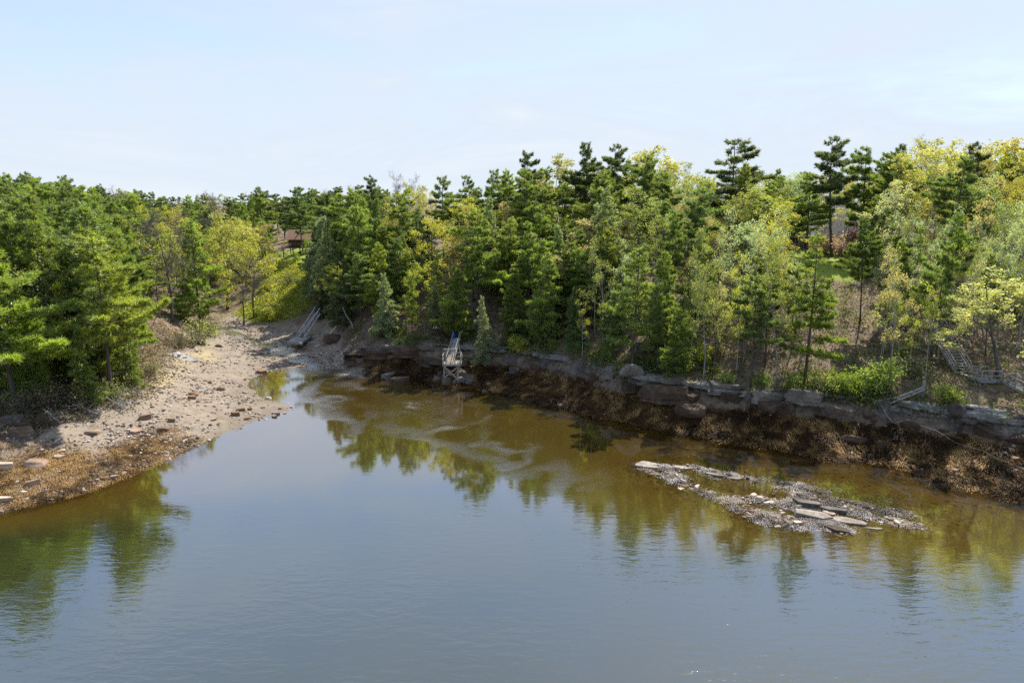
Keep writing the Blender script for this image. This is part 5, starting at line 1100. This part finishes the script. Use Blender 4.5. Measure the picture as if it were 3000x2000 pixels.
for f in (.5, .95):
    p = ul.lerp(uh, f)
    for s in (-.7, .7): st.beam('post', (p.x + s, p.y, gz(p.x + s, p.y) - .1), (p.x + s, p.y, p.z), .12, .12, M['wood_grey'])
lh = LC_ + Vector((.85, .5, 0)); ll = Vector((lh.x + .1, lh.y - 3.3, gz(lh.x + .1, lh.y - 3.3) + .1)); flight(ll, lh, 1.5, 10)

# ------------------------------------------------------------------ poles, ropes, deadwood
def stick(name, lab, cat, pts, rad, mt, n=6, part='shaft', twigs=0, group=None):
    th = Thing(name, lab, cat, pts[0], group); m_ = MB(); m_.tube(pts, rad, n); th.part(part, m_, mt)
    if twigs:
        t_ = MB(); rr = np.random.default_rng(int(abs(pts[0][0] * 31)) + twigs)
        for i in range(twigs):
            f = rr.uniform(.15, 1) * (len(pts) - 1); k = min(int(f), len(pts) - 2); p = Vector(pts[k]).lerp(Vector(pts[k + 1]), f - k)
            pp, _ = wander(p, unit(rr.normal(0, 1, 3) + np.array([0, -.2, .35])), rr.uniform(.5, 1.6), 3, rr, .25); t_.tube(pp, [.03, .022, .015, .008], 4, False)
        th.part('twigs', t_, mt)
    return th
def lay(a, b, n, lift=.08, sag=0):
    A, B = on_ray(*a), on_ray(*b); o = []
    for i in range(n + 1):
        f = i / n; x = A[0] + (B[0] - A[0]) * f; y = A[1] + (B[1] - A[1]) * f; o.append((x, y, gz(x, y) + lift))
    return o
e0 = Vector(on_ray(2702, 1168)); hub = e0 + Vector((0, 0, .9))
stick('mooring_post', 'short dark post where the grey poles meet on the right ledge', 'post', [tuple(e0 + Vector((0, 0, -.2))), tuple(e0 + Vector((0, 0, 1.5)))], [.16, .14], M['wood_grey'])
stick('grey_pole', 'longer upper grey pole slanting down left from the dark post', 'pole', [tuple(hub), tuple(Vector(on_ray(2630, 1180)) + Vector((0, 0, .5))), tuple(Vector(on_ray(2556, 1189)) + Vector((0, 0, .25)))], [.11, .11, .08], M['deadwood'])
stick('grey_pole', 'shorter lower grey pole slanting down left from the dark post', 'pole', [tuple(hub + Vector((0, -.2, -.2))), tuple(Vector(on_ray(2606, 1198)) + Vector((0, 0, .2)))], [.1, .08], M['deadwood'])
stick('grey_pole', 'thin pole lying by the lime-green ledge bush', 'pole', lay((2485, 1152), (2555, 1182), 4, .25), [.07] * 5, M['deadwood'])
stick('mooring_rope', 'long rope running from the grey poles over the weed to the right edge', 'rope', lay((2582, 1196), (2880, 1330), 14, .22) + lay((2905, 1342), (3030, 1385), 5, .15), [.035] * 21, M['rope'], 5, 'strand')
stick('mooring_rope', 'pale rope hanging over the dark rocks below the stairs', 'rope', lay((2928, 1195), (3020, 1285), 6, .25), [.03] * 7, M['rope'], 5, 'strand')
g0 = Vector(on_ray(1036, 966)); stick('dead_birch', 'crooked white dead trunk leaning out of the dark conifers above the float', 'dead tree', [tuple(g0), tuple(g0 + Vector((-.35, .1, 1.1))), tuple(g0 + Vector((-1.0, .2, 2.0))), tuple(g0 + Vector((-1.6, .4, 3.4)))], [.11, .1, .08, .05], M['bark_pale'], 6, 'trunk', 4)
stick('fallen_log', 'pale fallen log on the slope above the striped ledge', 'log', lay((2035, 1081), (2090, 1088), 3, .15), [.09, .09, .08, .06], M['deadwood'], 6, 'trunk')
stick('fallen_branch', 'pale fallen branch on the dark forest edge beside the brook', 'branch', lay((618, 948), (668, 936), 4, .35), [.1, .09, .08, .06, .04], M['deadwood'], 6, 'trunk', 3)
for a, b, lab in (((300, 1175), (375, 1215), 'long grey dead branch reaching out onto the beach'), ((215, 1200), (290, 1228), 'grey dead branch under the mid green beach pine'), ((330, 1195), (400, 1190), 'bleached dead branch beside the sweeping pine boughs'), ((130, 1215), (180, 1255), 'thin dead branch right of the pointed boulder'), ((350, 1150), (410, 1172), 'twiggy grey dead branch left of the raft grass')):
    p_ = lay(a, b, 4, .5); stick('dead_branch', lab, 'branch', p_, [.09, .08, .06, .05, .03], M['deadwood'], 5, 'trunk', 14)
stick('driftwood', 'thin pale stick lying on the mud right of the raft', 'driftwood', lay((676, 1050), (678, 1062), 2, .06), [.06, .06, .05], M['deadwood'], 5, 'trunk')
stick('driftwood', 'short dark plank at the tip of the golden grass', 'driftwood', lay((584, 1060), (598, 1066), 2, .08), [.08, .08, .07], M['wood_grey'], 5, 'trunk')
stick('driftwood', 'bent stick on the upper left beach shingle', 'driftwood', lay((196, 1332), (232, 1318), 3, .06), [.05, .05, .04, .03], M['deadwood'], 5, 'trunk')

# ------------------------------------------------------------------ cabin on stilts
cb = on_ray(865, 747); CX, CY, CZ = cb; cy0 = CY + 1.0; FLZ = CZ + 1.55
K_ = CY / FOC
cab = Thing('stilt_cabin', 'small brown cabin with rusty gable roof and railed deck on stilts', 'cabin', (CX, cy0, CZ))
cx0 = CX - 1.7; cw, cdp, ch = 4.6, 4.2, 2.0
dk0, dk1 = cx0 - 1.0, cx0 + cw + 1.2
for i in range(12): cab.beam('deck_plank', (dk0, cy0 - 1.4 + i * .5, FLZ), (dk1, cy0 - 1.4 + i * .5, FLZ), .46, .08, M['wood_brown'])
for xa in np.linspace(dk0 + .2, dk1 - .2, 4):
    for yy in (cy0 - 1.3, cy0 + 3.8): cab.beam('stilt', (xa, yy, gz(xa, yy) - .2), (xa, yy, FLZ), .18, .18, M['wood_brown'])
cab.beam('brace', (dk1 - 2.1, cy0 - 1.3, FLZ - 1.0), (dk1 - 1.5, cy0 - 1.3, FLZ - .1), .1, .12, M['wood_brown'])
cab.beam('deck_rail', (dk0, cy0 - 1.4, FLZ + 1.05), (dk1, cy0 - 1.4, FLZ + 1.05), .07, .1, M['wood_brown'])
for i in range(19):
    xa = dk0 + (dk1 - dk0) * i / 18; cab.beam('baluster', (xa, cy0 - 1.4, FLZ), (xa, cy0 - 1.4, FLZ + 1.05), .05, .05, M['wood_brown'])
m_ = MB(); gx = cx0 + 1.3; rz_ = FLZ + ch + 1.7                     # gable end at the left, ridge runs to the right
m_.add([(cx0, cy0, FLZ), (cx0 + cw, cy0, FLZ), (cx0 + cw, cy0 + cdp, FLZ), (cx0, cy0 + cdp, FLZ), (cx0, cy0, FLZ + ch), (cx0 + cw, cy0, FLZ + ch), (cx0 + cw, cy0 + cdp, FLZ + ch), (cx0, cy0 + cdp, FLZ + ch), (cx0, cy0 + cdp / 2, rz_), (cx0 + cw, cy0 + cdp / 2, rz_)],
       [(0, 1, 5, 4), (2, 3, 7, 6), (1, 2, 6, 9, 5), (3, 0, 4, 8, 7)])
cab.part('wall', m_, M['wood_brown'])
rf = None
for s, yy in ((0, cy0 - .45), (1, cy0 + cdp + .45)):
    m_ = MB(); ez = FLZ + ch - .3; A = [Vector((cx0 - .4, yy, ez)), Vector((cx0 + cw + .4, yy, ez)), Vector((cx0 + cw + .4, cy0 + cdp / 2, rz_ + .1)), Vector((cx0 - .4, cy0 + cdp / 2, rz_ + .1))]
    m_.add([tuple(p) for p in A] + [tuple(p + Vector((0, 0, .12))) for p in A], [(3, 2, 1, 0), (4, 5, 6, 7), (0, 1, 5, 4), (1, 2, 6, 5), (2, 3, 7, 6), (3, 0, 4, 7)]); rf = cab.part('roof', m_, M['shingle_brown'])
for i in range(3):
    xa = cx0 + .35 + i * 1.35
    w_ = cab.beam('window', (xa, cy0 - .04, FLZ + .95), (xa + 1.0, cy0 - .04, FLZ + .95), .06, 1.6, M['wood_brown']); g_ = MB(); g_.beam((xa + .08, cy0 - .08, FLZ + .95), (xa + .92, cy0 - .08, FLZ + .95), .04, 1.42); cab.part('pane', g_, M['glass'], None).parent = w_
cab.beam('stove_pipe', (cx0 + 2.6, cy0 + cdp / 2 - .3, rz_ - .3), (cx0 + 2.6, cy0 + cdp / 2 - .3, rz_ + .9), .2, .2, M['metal'])

# ------------------------------------------------------------------ grey house on the hill
hb = G(2440, 114, 15.2); HX, HY = hb[0], hb[1]; HZ = gz(HX, HY) - .3
house = Thing('grey_house', 'long grey-roofed house half hidden by pines above the bright lawn', 'house', (HX, HY, HZ))
def gable(th, x0, x1, y0, y1, z, h, rise, wmat, rmat, ov=.5):
    m_ = MB(); ym = (y0 + y1) / 2
    m_.add([(x0, y0, z), (x1, y0, z), (x1, y1, z), (x0, y1, z), (x0, y0, z + h), (x1, y0, z + h), (x1, y1, z + h), (x0, y1, z + h), (x0, ym, z + h + rise), (x1, ym, z + h + rise)], [(0, 1, 5, 4), (2, 3, 7, 6), (1, 2, 6, 9, 5), (3, 0, 4, 8, 7)])
    th.part('wall', m_, wmat); r_ = []
    for yy in (y0 - ov, y1 + ov):
        dz = -rise * ov / (ym - y0); m_ = MB(); A = [Vector((x0 - ov, yy, z + h + dz + .05)), Vector((x1 + ov, yy, z + h + dz + .05)), Vector((x1 + ov, ym, z + h + rise + .05)), Vector((x0 - ov, ym, z + h + rise + .05))]
        m_.add([tuple(p) for p in A] + [tuple(p + Vector((0, 0, .14))) for p in A], [(3, 2, 1, 0), (4, 5, 6, 7), (0, 1, 5, 4), (1, 2, 6, 5), (2, 3, 7, 6), (3, 0, 4, 7)]); r_.append(th.part('roof', m_, rmat))
        th.beam('fascia', (x0 - ov, yy - (.06 if yy < ym else -.06), z + h + dz + .1), (x1 + ov, yy - (.06 if yy < ym else -.06), z + h + dz + .1), .06, .22, M['trim'])
    return r_
def window(th, x0, x1, y, z0, z1, n=2):
    f_ = th.beam('window', (x0, y, (z0 + z1) / 2), (x1, y, (z0 + z1) / 2), .08, z1 - z0, M['trim'])
    for i in range(n):
        a = x0 + .07 + i * (x1 - x0 - .07) / n; b = x0 + (i + 1) * (x1 - x0 - .07) / n; m_ = MB(); m_.beam((a, y - .05, (z0 + z1) / 2), (b, y - .05, (z0 + z1) / 2), .04, z1 - z0 - .14); th.part('pane', m_, M['glass']).parent = f_
r1 = gable(house, HX - 2.4, HX + 4.2, HY, HY + 9, HZ, 2.6, 4.4, M['siding'], M['shingle_grey'])
r2 = gable(house, HX - 11, HX - 2.5, HY + 2.5, HY + 9, HZ, 3.4, 2.6, M['siding'], M['shingle_grey'])
gable(house, HX - 8.2, HX - 3.6, HY - 1.6, HY + 2.4, HZ, 2.5, 1.3, M['siding'], M['shingle_grey'], .35)
ch_ = MB(); ch_.beam((HX - 2.6, HY + 5.2, HZ + 4), (HX - 2.6, HY + 5.2, HZ + 8.0), 1.1, .9); house.part('chimney', ch_, M['chimney'])
window(house, HX - 7.6, HX - 6.4, HY - 1.66, HZ + .9, HZ + 2.2); window(house, HX - 5.6, HX - 4.2, HY - 1.66, HZ + .4, HZ + 2.3, 3); window(house, HX - 1.6, HX + .2, HY - .06, HZ + .6, HZ + 2.3, 3); window(house, HX + 1.4, HX + 3.2, HY - .06, HZ + .6, HZ + 2.3, 3); window(house, HX - 10.4, HX - 9.2, HY + 2.44, HZ + 1, HZ + 2.6)
sh2 = on_ray(2098, 700); shed = Thing('garden_shed', 'low grey-roofed shed with white eaves glimpsed under the lone skyline pine', 'shed', sh2)
gable(shed, sh2[0] - 2.6, sh2[0] + 2.6, sh2[1], sh2[1] + 4, sh2[2] - .5, 2.3, 1.4, M['siding'], M['shingle_grey'], .3); window(shed, sh2[0] - .8, sh2[0] + .8, sh2[1] - .06, sh2[2] + .6, sh2[2] + 1.5)

# ------------------------------------------------------------------ uncountable cover: pebbles, weed, litter, undergrowth
rng = np.random.default_rng(3)
def scatter_pts(n, mask, power=1.0, lo=(26, 118), hi=(-62, 62)):
    w = np.clip(mask, 0, 1) ** power
    ar = np.outer(np.gradient(AY), np.gradient(AX)); ok = (GY > 26) & (GY < 150) & (np.abs(GX) < GY * .80 + 8)
    pr = (w * ar * ok / np.maximum(GY, 20)).ravel(); pr /= pr.sum()
    k = rng.choice(len(pr), n, p=pr); j, i = np.unravel_index(k, GX.shape)
    j = np.clip(j, 1, len(AY) - 2); i = np.clip(i, 1, len(AX) - 2)
    x = AX[i] + rng.uniform(-.5, .5, n) * np.gradient(AX)[i]; y = AY[j] + rng.uniform(-.5, .5, n) * np.gradient(AY)[j]
    return x, y, gzs(x, y), np.stack([-dzx[j, i], -dzy[j, i], np.full(n, .0)], -1)
# pebbles
ico = bmesh.new(); bmesh.ops.create_icosphere(ico, subdivisions=1, radius=.5); IV = np.array([v.co[:] for v in ico.verts]); IF = np.array([[v.index for v in f.verts] for f in ico.faces]); ico.free()
brookm = np.exp(-(seg_dist(GX, GY, [tuple(p[:2]) for p in bp]) / 5.0) ** 2) * (GZ > -.1) * (GZ < 3)
peb = np.clip(bch * (GZ > -.05) * (GZ < 2.3) * (.12 + 1.9 * np.maximum(0, fbm(GX * .22, GY * .45, 4, 91))) + brookm * .9 + .15 * weedr, 0, 1)
n = 13000; x, y, z, _s = scatter_pts(n, peb)
sz = .09 * (4.6 ** (rng.random(n) ** 1.7)); S = np.stack([sz * rng.uniform(.9, 1.5, n), sz * rng.uniform(.7, 1.1, n), sz * rng.uniform(.35, .7, n)], -1)
a = rng.uniform(0, 6.28, n); co, si = np.cos(a), np.sin(a); L = IV[None] * S[:, None] * (1 + rng.normal(0, .12, (n, len(IV), 1)))
Vp = np.stack([L[..., 0] * co[:, None] - L[..., 1] * si[:, None] + x[:, None], L[..., 0] * si[:, None] + L[..., 1] * co[:, None] + y[:, None], L[..., 2] + (z + S[:, 2] * .2)[:, None]], -1).reshape(-1, 3)
m, nt, out = mat('mixed_pebbles'); princ(nt, out, ramp(nt, attr(nt, 'tint'), [(0, (.05, .04, .034)), (.3, (.17, .115, .08)), (.55, (.30, .215, .165)), (.8, (.38, .31, .25)), (1, (.58, .53, .48))]), .8)
o = link('pebbles', raw_mesh('pebbles', Vp, (IF[None] + (np.arange(n) * len(IV))[:, None, None]).reshape(-1, 3), False, {'tint': np.repeat(rng.random(n), len(IV))}), m)
tag(o, 'countless small stones scattered over mud and brook', None, None, 'stuff')
# rockweed
m, nt, out = mat('rockweed_fronds'); M['weed'] = m
kk = ramp(nt, attr(nt, 'tint'), [(0, (.025, .014, .006)), (.4, (.085, .046, .016)), (.7, (.21, .118, .038)), (1, (.40, .25, .10))]); princ(nt, out, kk, .7, None, .12)
m, nt, out = mat('pale_grey_rockweed'); M['weed_pale'] = m  # paler, greyer frond colour than the shore rockweed
kk = ramp(nt, attr(nt, 'tint'), [(0, (.045, .034, .026)), (.4, (.14, .112, .09)), (.7, (.26, .222, .19)), (1, (.43, .39, .355))]); princ(nt, out, kk, .6, None, .2)
def fronds(name, n, mask, ln, wd, lab, tb=0, mt='weed', lift=1.0):
    x, y, z, dn_ = scatter_pts(n, mask); an_ = 5 * fbm(x * .5, y * .5, 3, 81); dirs = unit(dn_ * 1.6 + np.stack([np.cos(an_), np.sin(an_) - .5, an_ * 0], -1) * .6 + rng.normal(0, .3, (n, 3)) * np.array([1, 1, .3]) + np.array([.0, -.2, .10]))
    l = ln * rng.uniform(.5, 1.3, (n, 1)); sv = unit(np.cross(dirs, [0, 0, 1.0])) * wd * rng.uniform(.6, 1.3, (n, 1)) * .5
    p = np.stack([x, y, z + .02], -1); mid = p + dirs * l * .5 + np.array([0, 0, 1]) * rng.uniform(.03, .12, (n, 1)) * lift
    end = p + dirs * l; end[:, 2] = np.maximum(end[:, 2] - .04, z - .08)
    Vv = np.stack([p - sv, p + sv, mid + sv, mid - sv, end], 1).reshape(-1, 3); b = (np.arange(n) * 5)[:, None]
    F = [tuple(r) for r in (b + np.array([0, 1, 2, 3])).tolist()] + [tuple(r) for r in (b + np.array([3, 2, 4])).tolist()]
    T = np.repeat(np.clip(rng.normal(.40 + tb, .09, n) + .55 * fbm(x * .35, y * .35, 3, 12) + .75 * fbm(x * 1.3, y * 1.3, 3, 17), 0, 1), 5)
    tag(link(name, raw_mesh(name, Vv, F, False, {'tint': T}), M[mt]), lab, None, None, 'stuff')
shorez = sst(-.25, .0, GZ) * (1 - sst(1.7, 2.3, GZ))
fronds('rockweed', 70000, np.clip(weedr, 0, 1) * (reefm < .05) * shorez * (.3 + 1.2 * np.clip(.5 + fbm(GX * .5, GY * .5, 3, 5), 0, 1)), .58, .055, 'brown and gold rockweed draped over the right shore')
fronds('rockweed', 34000, np.clip(weedl * (.35 + 1.6 * np.clip(.5 + fbm(GX * .5, GY * .5, 3, 15), 0, 1) ** 2), 0, 1) * shorez, .34, .035, 'orange-brown rockweed along the left waterline', .38)
fronds('rockweed', 30000, reefm * np.clip(.35 + 1.6 * fbm(GX * .8, GY * .8, 3, 19), .05, 1) * sst(-.42, -.02, GZ), .26, .05, 'grey-brown rockweed covering the reef', .06, 'weed_pale', .5)
# forest floor
wood = sst(3.0, 3.8, GZ) * (1 - np.clip(grassm * 1.2, 0, 1)) * (GY < 135) * (1 - np.clip(bch, 0, 1))
def cover(name, n, mask, size, color, lab, lift, material='leaf', kpc=9, crad=.35):
    c = n // kpc; x, y, z, _d = scatter_pts(c, mask); p = np.repeat(np.stack([x, y, z], -1), kpc, 0)
    p = p + rng.normal(0, 1, p.shape) * np.array([crad, crad, 0]); p[:, 2] += np.abs(rng.normal(0, lift, len(p))) + .02
    t = np.clip(np.repeat(rng.normal(.5, .2, c), kpc) + rng.normal(0, .15, len(p)), 0, 1)
    Vv, T = leaves(p, size, rng, t); o = link(name, raw_mesh(name, Vv, np.arange(len(Vv)).reshape(-1, 4), False, {'tint': T}), M[material]); o.color = (*color, 1); tag(o, lab, None, None, 'stuff')
patch = np.clip(.5 + 1.4 * fbm(GX * .22, GY * .22, 3, 31), 0, 1)
cover('undergrowth', 80000, wood * np.clip(patch + .25 * (GX > 5), 0, 1), .21, (.12, .13, .035), 'low green undergrowth on the wooded slopes', .42)
cover('ledge_growth', 30000, sst(2.8, 3.5, GZ) * (1 - sst(4.6, 5.4, GZ)) * (GX > -26) * (GY < 100) * np.clip(.3 + 1.6 * fbm(GX * .3, GY * .3, 3, 35), 0, 1), .2, (.13, .16, .035), 'green growth hanging over the top of the ledge', .35)
cover('leaf_litter', 40000, wood * (1 - .7 * patch), .24, (.24, .165, .11), 'dry brown leaf litter under the trees', .05, 'leaf', 5, .5)
cover('bank_grass', 26000, np.clip(soft_poly(GX, GY, GRASS1, 2) * (.4 + patch), 0, 1) * (GZ < 10.3), .26, (.32, .33, .05), 'rough yellow-green grass and weeds on the cabin bank', .25)
cover('brush', 26000, sst(1.6, 2.2, GZ) * (1 - sst(3.6, 5, GZ)) * (GX < -22) * (GY < 100), .20, (.15, .12, .075), 'dead brush along the foot of the beach forest', .4)
set_apart()
